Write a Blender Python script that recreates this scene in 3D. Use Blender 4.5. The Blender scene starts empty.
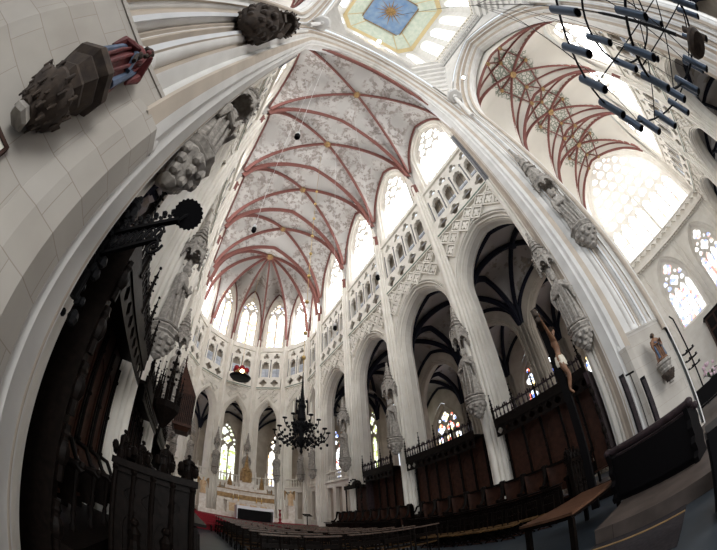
import bpy, math, random
from mathutils import Vector, Matrix
from mathutils.geometry import tessellate_polygon
random.seed(7)
PI=math.pi; sin=math.sin; cos=math.cos
SC=bpy.context.scene; COL=SC.collection
# ------------------------------------------------------------------ camera
EYE=1.5
def cam_setup():
    y,p,r=-.5660,.7790,-.0760
    f=Vector((cos(p)*cos(y),cos(p)*sin(y),sin(p)))
    rt=f.cross(Vector((0,0,1))).normalized(); u=rt.cross(f)
    R=cos(r)*rt+sin(r)*u; U=-sin(r)*rt+cos(r)*u
    cd=bpy.data.cameras.new('camera'); cd.type='PANO'
    cd.sensor_fit='HORIZONTAL'; cd.sensor_width=36
    cd.panorama_type='FISHEYE_EQUISOLID'
    cd.fisheye_lens=318.64*36/717; cd.fisheye_fov=3.6
    cd.clip_start=.05; cd.clip_end=400
    co=bpy.data.objects.new('camera',cd); COL.objects.link(co)
    m=Matrix((R,U,-f)).transposed().to_4x4(); m.translation=Vector((0,0,EYE)); co.matrix_world=m
    SC.camera=co
cam_setup()
# ------------------------------------------------------------------ world, exposure
W=bpy.data.worlds.new('sky'); SC.world=W; W.use_nodes=True
WB=W.node_tree.nodes['Background']; WB.inputs[0].default_value=(.86,.93,1,1); WB.inputs[1].default_value=1.0
SC.view_settings.view_transform='Standard'; SC.view_settings.look='None'
SC.view_settings.exposure=0.36; SC.view_settings.gamma=1; SC.view_settings.use_curve_mapping=False
SC.cycles.use_denoising=True; SC.cycles.max_bounces=8; SC.cycles.diffuse_bounces=5; SC.cycles.glossy_bounces=3
SC.cycles.sample_clamp_indirect=6
WIN=6.5      # daylight through the clear clerestory panes
STAIN=2.2    # daylight through stained panes
# large soft daylight entering through the nave west of the crossing and the north transept
def area(name,loc,rot,sx,sy,power,col=(1,1,1)):
    l=bpy.data.lights.new(name,'AREA'); l.shape='RECTANGLE'; l.size=sx; l.size_y=sy; l.energy=power; l.color=col
    o=bpy.data.objects.new(name,l); COL.objects.link(o); o.location=loc; o.rotation_euler=rot; return o
area('nave_daylight',(-34,-4.47,14),(0,-PI/2,0),26,12,6500,(1,.985,.96))
area('north_transept_daylight',(-6,26,16),(-PI/2,0,0),11,24,3500,(.92,.96,1))
# ------------------------------------------------------------------ materials
MATS={}
def mat(name,col,rough=.8,metal=0,noise=None,bump=0,scale=3,emit=None,brick=None,coat=0,spec=.5):
    m=bpy.data.materials.new(name); m.use_nodes=True; nt=m.node_tree; b=nt.nodes['Principled BSDF']
    b.inputs['Base Color'].default_value=(*col,1); b.inputs['Roughness'].default_value=rough; b.inputs['Metallic'].default_value=metal
    b.inputs['Specular IOR Level'].default_value=(.05 if max(col)<.02 else min(spec,.12)) if max(col)<.12 else spec*.6
    if coat: b.inputs['Coat Weight'].default_value=coat
    tc=nt.nodes.new('ShaderNodeTexCoord'); out=None
    if noise:
        n=nt.nodes.new('ShaderNodeTexNoise'); n.inputs['Scale'].default_value=scale; n.inputs['Detail'].default_value=6
        nt.links.new(tc.outputs['Object'],n.inputs['Vector'])
        r=nt.nodes.new('ShaderNodeValToRGB'); r.color_ramp.elements[0].position=.35; r.color_ramp.elements[1].position=.68
        r.color_ramp.elements[0].color=(*noise,1); r.color_ramp.elements[1].color=(*col,1)
        nt.links.new(n.outputs['Fac'],r.inputs['Fac']); out=r.outputs['Color']
        if bump:
            bp=nt.nodes.new('ShaderNodeBump'); bp.inputs['Strength'].default_value=bump; bp.inputs['Distance'].default_value=.02
            nt.links.new(n.outputs['Fac'],bp.inputs['Height']); nt.links.new(bp.outputs['Normal'],b.inputs['Normal'])
    if brick:
        # stone joints: brick pattern laid along (horizontal run, height)
        bw,bh,mort,jc=brick
        sp=nt.nodes.new('ShaderNodeSeparateXYZ'); nt.links.new(tc.outputs['Object'],sp.inputs[0])
        ad=nt.nodes.new('ShaderNodeMath'); ad.operation='SUBTRACT'; nt.links.new(sp.outputs['X'],ad.inputs[0]); nt.links.new(sp.outputs['Y'],ad.inputs[1])
        cb=nt.nodes.new('ShaderNodeCombineXYZ'); nt.links.new(ad.outputs[0],cb.inputs['X']); nt.links.new(sp.outputs['Z'],cb.inputs['Y'])
        br=nt.nodes.new('ShaderNodeTexBrick'); br.inputs['Scale'].default_value=1; br.inputs['Brick Width'].default_value=bw; br.inputs['Row Height'].default_value=bh
        br.inputs['Mortar Size'].default_value=mort; br.inputs['Color1'].default_value=(1,1,1,1); br.inputs['Color2'].default_value=(.93,.92,.9,1); br.inputs['Mortar'].default_value=(*jc,1)
        br.inputs['Mortar Smooth'].default_value=.4
        nt.links.new(cb.outputs[0],br.inputs['Vector'])
        mx=nt.nodes.new('ShaderNodeMix'); mx.data_type='RGBA'; mx.blend_type='MULTIPLY'; mx.inputs[0].default_value=1
        if out: nt.links.new(out,mx.inputs[6])
        else: mx.inputs[6].default_value=(*col,1)
        nt.links.new(br.outputs['Color'],mx.inputs[7]); out=mx.outputs[2]
    if out: nt.links.new(out,b.inputs['Base Color'])
    if emit: b.inputs['Emission Color'].default_value=(*emit[:3],1); b.inputs['Emission Strength'].default_value=emit[3]
    MATS[name]=m; return m
mat('white_stone',(.80,.765,.70),.85,noise=(.72,.68,.61),bump=.04,scale=1.3)
mat('ashlar_stone',(.455,.425,.385),.85,noise=(.39,.36,.325),bump=.12,scale=1.6,brick=(.78,.37,.005,(.68,.64,.6)))
mat('beige_stone',(.50,.43,.355),.85,noise=(.42,.36,.30),scale=1.5)
mat('cool_stone',(.67,.675,.685),.8,noise=(.59,.595,.605),scale=1.5)
mat('pier_stone',(.70,.685,.66),.85,noise=(.61,.595,.57),bump=.05,scale=1.5)
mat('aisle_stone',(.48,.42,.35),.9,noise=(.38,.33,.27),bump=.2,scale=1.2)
mat('statue_stone',(.40,.37,.33),.85,noise=(.22,.20,.18),bump=.6,scale=9)
mat('dark_statue_stone',(.085,.064,.05),.75,noise=(.05,.04,.035),bump=.6,scale=9)
mat('red_rib',(.21,.078,.064),.75,noise=(.165,.068,.058),bump=.1,scale=5)
mat('blue_black_rib',(.012,.013,.022),.6)
mat('grey_paint',(.20,.20,.21),.7,noise=(.14,.14,.15),scale=4)
mat('green_frieze',(.10,.17,.14),.8,noise=(.22,.26,.2),scale=14)
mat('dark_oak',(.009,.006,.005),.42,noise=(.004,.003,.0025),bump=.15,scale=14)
mat('brown_oak',(.060,.025,.016),.5,noise=(.032,.014,.009),bump=.3,scale=5)
mat('table_oak',(.11,.055,.034),.4,noise=(.07,.034,.02),bump=.2,scale=6)
mat('purple_oak',(.040,.027,.03),.35,noise=(.02,.014,.015),bump=.2,scale=6)
mat('black_iron',(.010,.010,.011),.5,metal=.3,spec=.3)
mat('blued_steel',(.05,.065,.09),.35,metal=.7)
mat('black_paint',(.005,.0045,.005),.5,spec=.25)
mat('gold',(.75,.50,.16),.35,metal=.8)
mat('gold_paint',(.38,.24,.10),.5,metal=.2,noise=(.20,.12,.05),scale=4)
mat('white_marble',(.78,.74,.68),.4,noise=(.6,.52,.44),scale=4)
mat('warm_marble',(.55,.36,.2),.4,noise=(.72,.55,.36),scale=6)
mat('white_cloth',(.85,.85,.88),.9)
mat('red_carpet',(.28,.02,.03),.95,noise=(.18,.012,.02),scale=18)
mat('slate_floor',(.10,.118,.135),.42,noise=(.07,.083,.095),bump=.1,scale=2,brick=(1.0,1.0,.008,(.4,.42,.45)))
mat('plank_floor',(.095,.075,.066),.5,noise=(.06,.048,.042),bump=.2,scale=2.5,brick=(2.6,.32,.005,(.4,.36,.33)))
mat('dark_carpet',(.035,.03,.033),.95,noise=(.02,.018,.02),scale=20)
mat('lit_rail_oak',(.125,.085,.065),.32,noise=(.07,.048,.038),bump=.05,scale=8,spec=.5)  # lighter than the bench wood: light on the rails put into the colour
mat('rush',(.10,.055,.022),.8,noise=(.06,.032,.013),scale=20)
mat('flesh_wood',(.24,.12,.065),.5,noise=(.14,.07,.04),scale=8)
mat('loin_cloth',(.62,.56,.46),.7)
mat('hair_brown',(.03,.018,.012),.7)
mat('robe_red',(.16,.03,.03),.6,noise=(.08,.015,.015),scale=8)
mat('robe_blue',(.10,.14,.22),.6,noise=(.05,.07,.11),scale=8)
mat('brass',(.55,.38,.14),.3,metal=.9)
mat('candle_wax',(.85,.82,.72),.6)
mat('paper',(.75,.72,.62),.8)
mat('white_plastic',(.8,.8,.8),.4)
mat('lamp_glow',(1,.9,.7),.5,emit=(1,.80,.5,60))
mat('small_glow',(1,.9,.7),.5,emit=(1,.75,.4,14))
mat('pink_flower',(.75,.35,.5),.7,noise=(.85,.8,.8),scale=30)
mat('green_leaf',(.06,.14,.05),.7)
def nodes(name,rough=.8):
    m=bpy.data.materials.new(name); m.use_nodes=True; MATS[name]=m
    return m,m.node_tree,m.node_tree.nodes['Principled BSDF']
def ramp(nt,stops,interp='LINEAR'):
    r=nt.nodes.new('ShaderNodeValToRGB'); r.color_ramp.interpolation=interp
    e=r.color_ramp.elements
    while len(e)>1: e.remove(e[-1])
    e[0].position=stops[0][0]; e[0].color=(*stops[0][1],1)
    for p,c in stops[1:]:
        k=e.new(p); k.color=(*c,1)
    return r
def vault_mat(name,base,paint1,paint2,thr,scale,rust=True):
    m,nt,b=nodes(name); L=nt.links; b.inputs['Roughness'].default_value=.85
    tc=nt.nodes.new('ShaderNodeTexCoord')
    n1=nt.nodes.new('ShaderNodeTexNoise'); n1.inputs['Scale'].default_value=scale; n1.inputs['Detail'].default_value=5; n1.inputs['Roughness'].default_value=.62
    n2=nt.nodes.new('ShaderNodeTexNoise'); n2.inputs['Scale'].default_value=.42; n2.inputs['Detail'].default_value=1
    n3=nt.nodes.new('ShaderNodeTexNoise'); n3.inputs['Scale'].default_value=scale*2.6; n3.inputs['Detail'].default_value=3
    for n in (n1,n2,n3): L.new(tc.outputs['Object'],n.inputs['Vector'])
    r1=ramp(nt,[(thr-.015,(0,0,0)),(thr+.03,(1,1,1))]); L.new(n1.outputs['Fac'],r1.inputs['Fac'])
    r2=ramp(nt,[(.40,(0,0,0)),(.50,(1,1,1))]); L.new(n2.outputs['Fac'],r2.inputs['Fac'])
    mu=nt.nodes.new('ShaderNodeMath'); mu.operation='MULTIPLY'; L.new(r1.outputs['Color'],mu.inputs[0]); L.new(r2.outputs['Color'],mu.inputs[1])
    r3=ramp(nt,[(.48,paint1),(.56,paint2)]); L.new(n3.outputs['Fac'],r3.inputs['Fac'])
    bs=ramp(nt,[(.38,tuple(c*.80 for c in base)),(.60,base)]); L.new(n2.outputs['Fac'],bs.inputs['Fac'])
    mx=nt.nodes.new('ShaderNodeMix'); mx.data_type='RGBA'; L.new(mu.outputs[0],mx.inputs[0]); L.new(bs.outputs['Color'],mx.inputs[6]); L.new(r3.outputs['Color'],mx.inputs[7])
    L.new(mx.outputs[2],b.inputs['Base Color'])
vault_mat('choir_vault_paint',(.54,.515,.49),(.27,.235,.215),(.40,.36,.33),.49,1.7)
vault_mat('aisle_vault_paint',(.46,.42,.39),(.26,.23,.2),(.33,.28,.23),.55,1.2)
def medallion_vault(name,centres,rad):
    # pale vault with painted green scrollwork wreaths round each boss
    m,nt,b=nodes(name); L=nt.links; b.inputs['Roughness'].default_value=.85
    tc=nt.nodes.new('ShaderNodeTexCoord'); last=None
    for c in centres:
        mp=nt.nodes.new('ShaderNodeVectorMath'); mp.operation='DISTANCE'; L.new(tc.outputs['Object'],mp.inputs[0]); mp.inputs[1].default_value=c
        if last is None: last=mp.outputs['Value']
        else:
            mi=nt.nodes.new('ShaderNodeMath'); mi.operation='MINIMUM'; L.new(last,mi.inputs[0]); L.new(mp.outputs['Value'],mi.inputs[1]); last=mi.outputs[0]
    n=nt.nodes.new('ShaderNodeTexNoise'); n.inputs['Scale'].default_value=1.5; n.inputs['Detail'].default_value=1; L.new(tc.outputs['Object'],n.inputs['Vector'])
    a=nt.nodes.new('ShaderNodeMath'); a.operation='MULTIPLY_ADD'; L.new(n.outputs['Fac'],a.inputs[0]); a.inputs[1].default_value=1.9; L.new(last,a.inputs[2])
    rm=ramp(nt,[(.0,(1,1,1)),(.5,(1,1,1)),(.53,(0,0,0))]);
    dv=nt.nodes.new('ShaderNodeMath'); dv.operation='DIVIDE'; L.new(a.outputs[0],dv.inputs[0]); dv.inputs[1].default_value=rad*2+1.6; L.new(dv.outputs[0],rm.inputs['Fac'])
    v=nt.nodes.new('ShaderNodeTexVoronoi'); v.feature='DISTANCE_TO_EDGE'; v.inputs['Scale'].default_value=2.6
    n4=nt.nodes.new('ShaderNodeTexNoise'); n4.inputs['Scale'].default_value=3; L.new(tc.outputs['Object'],n4.inputs['Vector'])
    mxv=nt.nodes.new('ShaderNodeMix'); mxv.data_type='RGBA'; mxv.inputs[0].default_value=.12; L.new(tc.outputs['Object'],mxv.inputs[6]); L.new(n4.outputs['Color'],mxv.inputs[7])
    L.new(mxv.outputs[2],v.inputs['Vector'])
    r=ramp(nt,[(.0,(1,1,1)),(.10,(1,1,1)),(.16,(0,0,0)),(.33,(0,0,0)),(.38,(1,1,1))]); L.new(v.outputs['Distance'],r.inputs['Fac'])
    mu=nt.nodes.new('ShaderNodeMath'); mu.operation='MULTIPLY'; L.new(r.outputs['Color'],mu.inputs[0]); L.new(rm.outputs['Color'],mu.inputs[1])
    mx=nt.nodes.new('ShaderNodeMix'); mx.data_type='RGBA'; L.new(mu.outputs[0],mx.inputs[0]); mx.inputs[6].default_value=(.52,.485,.43,1); mx.inputs[7].default_value=(.17,.185,.145,1)
    L.new(mx.outputs[2],b.inputs['Base Color'])
def glass(name,cols,white,strength,cell=2.2,lead=True):
    m=bpy.data.materials.new(name); m.use_nodes=True; nt=m.node_tree; L=nt.links; MATS[name]=m
    nt.nodes.remove(nt.nodes['Principled BSDF']); o=nt.nodes['Material Output']
    e=nt.nodes.new('ShaderNodeEmission'); e.inputs['Strength'].default_value=strength
    tc=nt.nodes.new('ShaderNodeTexCoord')
    v=nt.nodes.new('ShaderNodeTexVoronoi'); v.inputs['Scale'].default_value=cell; L.new(tc.outputs['Object'],v.inputs['Vector'])
    sp=nt.nodes.new('ShaderNodeSeparateColor'); L.new(v.outputs['Color'],sp.inputs[0])
    st=[(0,white)]; k=len(cols)
    for i,c in enumerate(cols): st.append((.35+.6*i/k,c))
    r=ramp(nt,st,'CONSTANT'); L.new(sp.outputs[0],r.inputs['Fac']); last=r.outputs['Color']
    if lead:
        v2=nt.nodes.new('ShaderNodeTexVoronoi'); v2.feature='DISTANCE_TO_EDGE'; v2.inputs['Scale'].default_value=cell; L.new(tc.outputs['Object'],v2.inputs['Vector'])
        r2=ramp(nt,[(0,(.25,.25,.25)),(.05,(1,1,1))]); L.new(v2.outputs['Distance'],r2.inputs['Fac'])
        mx=nt.nodes.new('ShaderNodeMix'); mx.data_type='RGBA'; mx.blend_type='MULTIPLY'; mx.inputs[0].default_value=1; L.new(last,mx.inputs[6]); L.new(r2.outputs['Color'],mx.inputs[7]); last=mx.outputs[2]
    L.new(last,e.inputs['Color']); L.new(e.outputs[0],o.inputs['Surface'])
glass('clear_glass',[(1,1,1),(.93,.97,1)],(1,1,1),WIN,1.5,False)
glass('pale_stained_glass',[(1,1,1),(1,.98,.94),(1,.96,.9),(1,.62,.5),(.85,.9,1)],(1,1,1),STAIN*.95,2.2)
glass('orange_stained_glass',[(1,.95,.85),(1,.66,.30),(.55,.6,1),(1,.85,.55),(.9,.92,1)],(1,.96,.88),STAIN*1.0,2.8)
glass('blue_stained_glass',[(.7,.8,1),(.12,.2,.75),(1,.8,.35),(.8,.15,.1),(1,1,1)],(.9,.95,1),STAIN*1.1,3.0)
glass('transept_stained_glass',[(1,1,1),(.97,.97,1),(.80,.86,1),(.35,.42,.9),(1,.92,.8),(.95,.45,.38)],(1,1,1),STAIN*.75,2.6)
glass('yellow_green_glass',[(.9,1,.6),(.5,.6,.2),(1,1,.9)],(.95,1,.9),STAIN*.7,2.5)
glass('triforium_glass',[(.50,.51,.54),(.40,.41,.44)],(.56,.57,.60),.6,1.2,False)
glass('lantern_glass',[(1,1,1)],(1,1,.96),3.0,1.5,False)
# ------------------------------------------------------------------ mesh builder
class MB:
    def __init__(s): s.v=[]; s.f=[]
    def add(s,vs,fs):
        n=len(s.v); s.v.extend([tuple(v) for v in vs]); s.f.extend([tuple(i+n for i in f) for f in fs]); return s
    def box(s,c,d,rz=0,taper=1):
        vs=[];x,y,z=d[0]/2,d[1]/2,d[2]/2;cr,sr=cos(rz),sin(rz)
        for k in (-1,1):
            t=taper if k>0 else 1
            for a,b in ((-1,-1),(1,-1),(1,1),(-1,1)):
                X,Y=a*x*t,b*y*t; vs.append((c[0]+X*cr-Y*sr,c[1]+X*sr+Y*cr,c[2]+k*z))
        return s.add(vs,[(0,3,2,1),(4,5,6,7),(0,1,5,4),(1,2,6,5),(2,3,7,6),(3,0,4,7)])
    def bar(s,a,b,w,h=None):
        a=Vector(a);b=Vector(b);h=h or w;t=(b-a).normalized();r=t.cross(Vector((0,0,1)))
        if r.length<1e-4: r=Vector((1,0,0))
        r.normalize();u=r.cross(t);vs=[]
        for p in (a,b):
            for i,j in ((-1,-1),(1,-1),(1,1),(-1,1)): vs.append(p+r*(i*w/2)+u*(j*h/2))
        return s.add(vs,[(0,3,2,1),(4,5,6,7),(0,1,5,4),(1,2,6,5),(2,3,7,6),(3,0,4,7)])
    def tube(s,pts,r,n=8,closed=False):
        P=[Vector(p) for p in pts];m=len(P);R=r if isinstance(r,(list,tuple)) else [r]*m;vs=[];pr=None
        for i,p in enumerate(P):
            if closed: t=P[(i+1)%m]-P[i-1]
            else: t=P[min(i+1,m-1)]-P[max(i-1,0)]
            t.normalize()
            a=pr if pr is not None else (Vector((0,0,1)) if abs(t.z)<.9 else Vector((1,0,0)))
            u=(a-t*a.dot(t)).normalized();w=t.cross(u);pr=u
            for k in range(n):
                q=2*PI*k/n; vs.append(p+(u*cos(q)+w*sin(q))*R[i])
        fs=[]
        for i in range(m if closed else m-1):
            j=(i+1)%m
            for k in range(n): fs.append((i*n+k,i*n+(k+1)%n,j*n+(k+1)%n,j*n+k))
        if not closed: fs.append(tuple(range(n-1,-1,-1))); fs.append(tuple((m-1)*n+k for k in range(n)))
        return s.add(vs,fs)
    def lathe(s,prof,c=(0,0,0),n=12,sx=1,sy=1,mod=None,rot=0,cap=True):
        vs=[];m=len(prof)
        for i,(r,z) in enumerate(prof):
            for k in range(n):
                q=2*PI*k/n+rot; rr=r*(mod(q,z) if mod else 1); vs.append((c[0]+rr*cos(q)*sx,c[1]+rr*sin(q)*sy,c[2]+z))
        fs=[(i*n+k,i*n+(k+1)%n,(i+1)*n+(k+1)%n,(i+1)*n+k) for i in range(m-1) for k in range(n)]
        if cap: fs+=[tuple(range(n-1,-1,-1)),tuple((m-1)*n+k for k in range(n))]
        return s.add(vs,fs)
    def ball(s,c,r,n=8,sq=(1,1,1)):
        m=max(4,n//2+1);pr=[(max(1e-4,sin(PI*i/m)),-cos(PI*i/m)) for i in range(m+1)]
        vs=[];
        for a,z in pr:
            for k in range(n): q=2*PI*k/n; vs.append((c[0]+r*a*cos(q)*sq[0],c[1]+r*a*sin(q)*sq[1],c[2]+r*z*sq[2]))
        return s.add(vs,[(i*n+k,i*n+(k+1)%n,(i+1)*n+(k+1)%n,(i+1)*n+k) for i in range(m) for k in range(n)])
    def prism(s,poly,z0,z1):
        n=len(poly);vs=[(x,y,z0) for x,y in poly]+[(x,y,z1) for x,y in poly]
        return s.add(vs,[tuple(range(n-1,-1,-1)),tuple(range(n,2*n))]+[(i,(i+1)%n,n+(i+1)%n,n+i) for i in range(n)])
    def grid(s,fn,nu,nv):
        vs=[fn(i/nu,j/nv) for i in range(nu+1) for j in range(nv+1)];w=nv+1
        return s.add(vs,[(i*w+j,(i+1)*w+j,(i+1)*w+j+1,i*w+j+1) for i in range(nu) for j in range(nv)])
    def plate(s,F,outer,holes,w0,w1=None):
        # flat panel with holes in (u,v), laid at depth w0..w1 by frame F
        loops=[outer]+holes;flat=[p for l in loops for p in l]
        tris=tessellate_polygon([[Vector((p[0],p[1],0)) for p in l] for l in loops])
        s.add([F(u,v,w0) for u,v in flat],tris)
        if w1 is not None:
            s.add([F(u,v,w1) for u,v in flat],tris)
            for l in loops:
                n=len(l); s.add([F(u,v,w0) for u,v in l]+[F(u,v,w1) for u,v in l],[(i,(i+1)%n,n+(i+1)%n,n+i) for i in range(n)])
        return s
    def sweep(s,F,path,prof,closed=False,u0=0):
        n=len(path);m=len(prof);vs=[]
        for i,(u,v) in enumerate(path):
            a=path[i-1] if i>0 else None; b=path[i+1] if i<n-1 else None
            def nrm(p,q):
                d=(q[0]-p[0],q[1]-p[1]);l=math.hypot(*d) or 1;return (-d[1]/l,d[0]/l)
            if a and b:
                n1=nrm(a,(u,v));n2=nrm((u,v),b);k=1+n1[0]*n2[0]+n1[1]*n2[1];N=((n1[0]+n2[0])/k,(n1[1]+n2[1])/k)
            else: N=nrm(a,(u,v)) if a else nrm((u,v),b)
            for A,w in prof: vs.append(F(u+u0+N[0]*A,v+N[1]*A,w))
        fs=[(i*m+k,i*m+k+1,(i+1)*m+k+1,(i+1)*m+k) for i in range(n-1) for k in range(m-1)]
        if closed: fs+=[(i*m+m-1,i*m,(i+1)*m,(i+1)*m+m-1) for i in range(n-1)]
        return s.add(vs,fs)
    def build(s,name,material,parent=None,smooth=False,kind=None,cut=35):
        me=bpy.data.meshes.new(name); me.from_pydata(s.v,[],s.f); me.update()
        if isinstance(material,str): material=MATS[material]
        me.materials.append(material)
        if smooth:
            me.polygons.foreach_set('use_smooth',[True]*len(me.polygons))
            try: me.set_sharp_from_angle(angle=math.radians(cut))
            except Exception: pass
        o=bpy.data.objects.new(name,me); COL.objects.link(o)
        if parent: o.parent=parent
        if kind: o['kind']=kind
        return o
def T(name,label,cat,loc=(0,0,0),rz=0,group=None):
    o=bpy.data.objects.new(name,None); COL.objects.link(o); o.location=loc; o.rotation_euler=(0,0,rz); o.empty_display_size=.2
    o['label']=label; o['category']=cat
    if group: o['group']=group
    return o
def tag(o,label,cat,group=None):
    o['label']=label; o['category']=cat
    if group: o['group']=group
    return o
def dup(root,loc,rz,label,group=None):
    r=root.copy(); COL.objects.link(r); r.location=loc; r.rotation_euler=(0,0,rz); r['label']=label
    if group: r['group']=group
    for ch in list(root.children):
        c=ch.copy(); COL.objects.link(c); c.parent=r
        for g in ch.children: d=g.copy(); COL.objects.link(d); d.parent=c
    return r
S='structure'
# ------------------------------------------------------------------ pointed-arch geometry
def arch(w,vb,vs,va,n=10,u0=0):
    h=va-vs;c=(h*h-(w/2)**2)/w;R=c+w/2;a1=math.atan2(h,-(c)) if False else None
    pts=[(-w/2,vb)]
    th=math.asin(min(1,h/R))
    if c<0: th=PI-th if False else th
    end=math.atan2(h,c)   # angle at apex seen from left arc centre (c,vs): apex is (-c,h)
    left=[]
    for i in range(n+1):
        t=end*i/n; left.append((c-R*cos(t),vs+R*sin(t)))
    right=[(-u,v) for u,v in reversed(left[:-1])]
    pts+= left+right+[(w/2,vb)]
    return [(u+u0,v) for u,v in pts]
def closed_arch(w,vb,vs,va,n=6,u0=0): return arch(w,vb,vs,va,n,u0)
def foil(u,v,r,k=4,rot=0,n=20,d=.26):
    return [(u+r*(1-d+d*abs(cos(k*(t:=2*PI*i/n)/2+0))**.8)*cos(t+rot),v+r*(1-d+d*abs(cos(k*t/2))**.8)*sin(t+rot)) for i in range(n)]
def cusped(w,vb,vs,va,u0):   # lancet light with a trefoil head
    p=arch(w,vb,vs,va,6,u0); out=[]
    for i,(u,v) in enumerate(p):
        k=1
        if v>vs and i%3==2: k=.72
        out.append((u0+(u-u0)*k,vs+(v-vs)*(1 if v<=vs else (.9 if k<1 else 1))))
    return out
def frame(o,t,w):  # origin (x,y), tangent, outward normal
    return lambda u,v,d: (o[0]+t[0]*u+w[0]*d,o[1]+t[1]*u+w[1]*d,v)
YC=-4.47; HW=6.2
ZS=22.8; ZB=31.4
# moulded jamb profile (a = into the wall, w = depth)
JAMB=[(.34,-.03),(.31,-.08),(.26,-.08),(.24,0),(.23,.10),(.18,.14),(.15,.08),(.10,.10),(.09,.22),(.06,.26),(.02,.22),(0,.30),(-.03,.38),(0,.46),(.0,.75),(-.03,.8),(0,.88),(.02,.95),(.06,.92),(.10,1.05),(.2,1.05),(.24,1.18),(.34,1.2)]
def jamb(k=1,w=1): return [(a*k,d*w) for a,d in JAMB]
WINJ=[(.42,-.02),(.38,-.06),(.33,0),(.30,.1),(.22,.14),(.2,.08),(.14,.14),(.12,.26),(.04,.34),(0,.42),(0,.62)]
nwin=[0]
def bay(F,b,side,glz,lights,mid=False,win=True,low=0.,apexz=14.6,spz=11.8,light2=None):
    """one bay of elevation: arcade arch, carved spandrel, parapet, triforium lancets and clerestory window"""
    h=b/2; aw=b-1.42; k=1 if b>5 else .8; j=.34*k
    hole=arch(aw+2*j,-.02,spz,apexz+j*1.25,10)
    m=MB(); m.plate(F,[(-h,-.02),(-aw/2-j,-.02)]+hole[1:-1]+[(aw/2+j,-.02),(h,-.02),(h,16.4),(-h,16.4)],[],0)
    m.plate(F,[(-h,-.02),(-aw/2-j,-.02)]+hole[1:-1]+[(aw/2+j,-.02),(h,-.02),(h,17.75),(-h,17.75)],[],1.2)
    tw=b-1.0; n=lights
    # triforium: arcade plate with cusped lancets, deep behind it a glazed wall
    lw=tw/n*.70; holes=[cusped(lw,17.85,19.45,20.0,-tw/2+tw/n*(i+.5)) for i in range(n)]
    holes+= [foil(-tw/2+tw/n*(i+.5),20.68,.40*min(1,tw/n),3,PI/2,18,.55) for i in range(n)]+[foil(-tw/2+tw/n*i,20.12,.14*min(1,tw/n),3,PI/2,12,.4) for i in range(1,n)]
    m.plate(F,[(-h,17.7),(h,17.7),(h,21.3),(-h,21.3)],holes,.0,.26)
    # clerestory wall with window opening, sloping sill
    ww=b-2.25 if b>5 else b-1.35
    hole=arch(ww+.84*k,22.0,26.6 if b>5 else 27.4,30.3 if b>5 else 29.6,12)
    m.plate(F,[(-h,21.3),(h,21.3),(h,31.6),(-h,31.6)],[hole],.0)
    m.sweep(F,arch(ww,22.0,26.6 if b>5 else 27.4,29.95 if b>5 else 29.35,12),[(a*k,d) for a,d in WINJ])
    m.add([F(-ww/2-.42*k,22.0,0),F(ww/2+.42*k,22.0,0),F(ww/2,22.35,.55),F(-ww/2,22.35,.55)],[(0,1,2,3)])
    m.sweep(F,arch(aw,-.02,spz,apexz,10),jamb(k))
    # hood rolls along the arch
    m.sweep(F,arch(aw+2*j+.05,spz-1,spz,apexz+j*1.3,10),[(0,0),(0,-.1),(.06,-.13),(.1,-.06),(.1,0)])
    o=m.build('wall_'+side,'white_stone',None,False,S)
    # lattice of cusped lozenges on the spandrel
    m=MB(); s_=1.06 if b>5 else .8; lat=[]
    def inarch(u,v,pad):
        hw=aw/2+j; 
        if v<spz: return abs(u)<hw+pad
        hh=apexz+j*1.3-spz; c=(hh*hh-hw*hw)/(2*hw); R=c+hw
        return math.hypot(abs(u)+c,v-spz)<R+pad
    zt=16.2; r0=int((zt-spz)/s_*2)+1
    for r in range(r0):
        for q in range(-8,9):
            u=(q+.5*(r%2))*s_*1.0; v=zt-.42-r*s_*.5*1.05
            if abs(u)+s_*.42>h-.30 or inarch(u,v,s_*.30) or v<spz+.1: continue
            lat.append((u,v))
    hl=[]
    for u,v in lat: hl.append(foil(u,v,s_*.40,4,0,16,.42))
    for u,v in lat:
        c=foil(u,v,s_*.40,4,0,16,.42)
        oq=[(u+s_*.46*cos(t)*1.04,v+s_*.49*sin(t)*1.04) for t in (0,PI/2,PI,1.5*PI)]
        m.plate(F,oq,[[(u+s_*.375*cos(t),v+s_*.40*sin(t)) for t in (0,PI/2,PI,1.5*PI)]],-.17,0); m.plate(F,foil(u,v,s_*.27,4,0,24,.62),[],-.15,0)
    # parapet quatrefoils
    n2=4 if b>5 else 2; cw=(b-.9)/n2
    m.plate(F,[(-h+.4,16.42),(h-.4,16.42),(h-.4,17.55),(-h+.4,17.55)],[foil(-h+.45+cw*(i+.5),16.98,min(cw*.47,.47),4,PI/4*0,20,.5) for i in range(n2)],-.2,.0)
    m.build('trim_spandrel','white_stone',None,False,S)
    m=MB()
    for z,p,t in ((16.25,.22,.13),(17.62,.2,.12),(21.36,.16,.14)):
        a=F(-h+.36,z,-p/2); c=F(h-.36,z,-p/2); m.bar(a,c,p,t)
    m.bar(F(-h+.36,15.98,-.03),F(h-.36,15.98,-.03),.06,.07)
    m.build('trim_string','white_stone',None,False,S)
    m=MB(); m.bar(F(-h+.38,16.33,-.21),F(h-.38,16.33,-.22),.06,.10); m.build('trim_frieze','green_frieze',None,False,S)
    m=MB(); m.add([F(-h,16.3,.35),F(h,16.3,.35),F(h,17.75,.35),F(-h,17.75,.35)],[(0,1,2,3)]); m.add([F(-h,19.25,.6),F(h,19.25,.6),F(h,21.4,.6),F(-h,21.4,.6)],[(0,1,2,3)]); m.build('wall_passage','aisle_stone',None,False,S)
    # triforium glazing
    m=MB(); m.add([F(-h,17.7,.62),F(h,17.7,.62),F(h,19.25,.62),F(-h,19.25,.62)],[(0,1,2,3)]); m.build('window_triforium','triforium_glass',None,False,S)
    m=MB()
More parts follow.
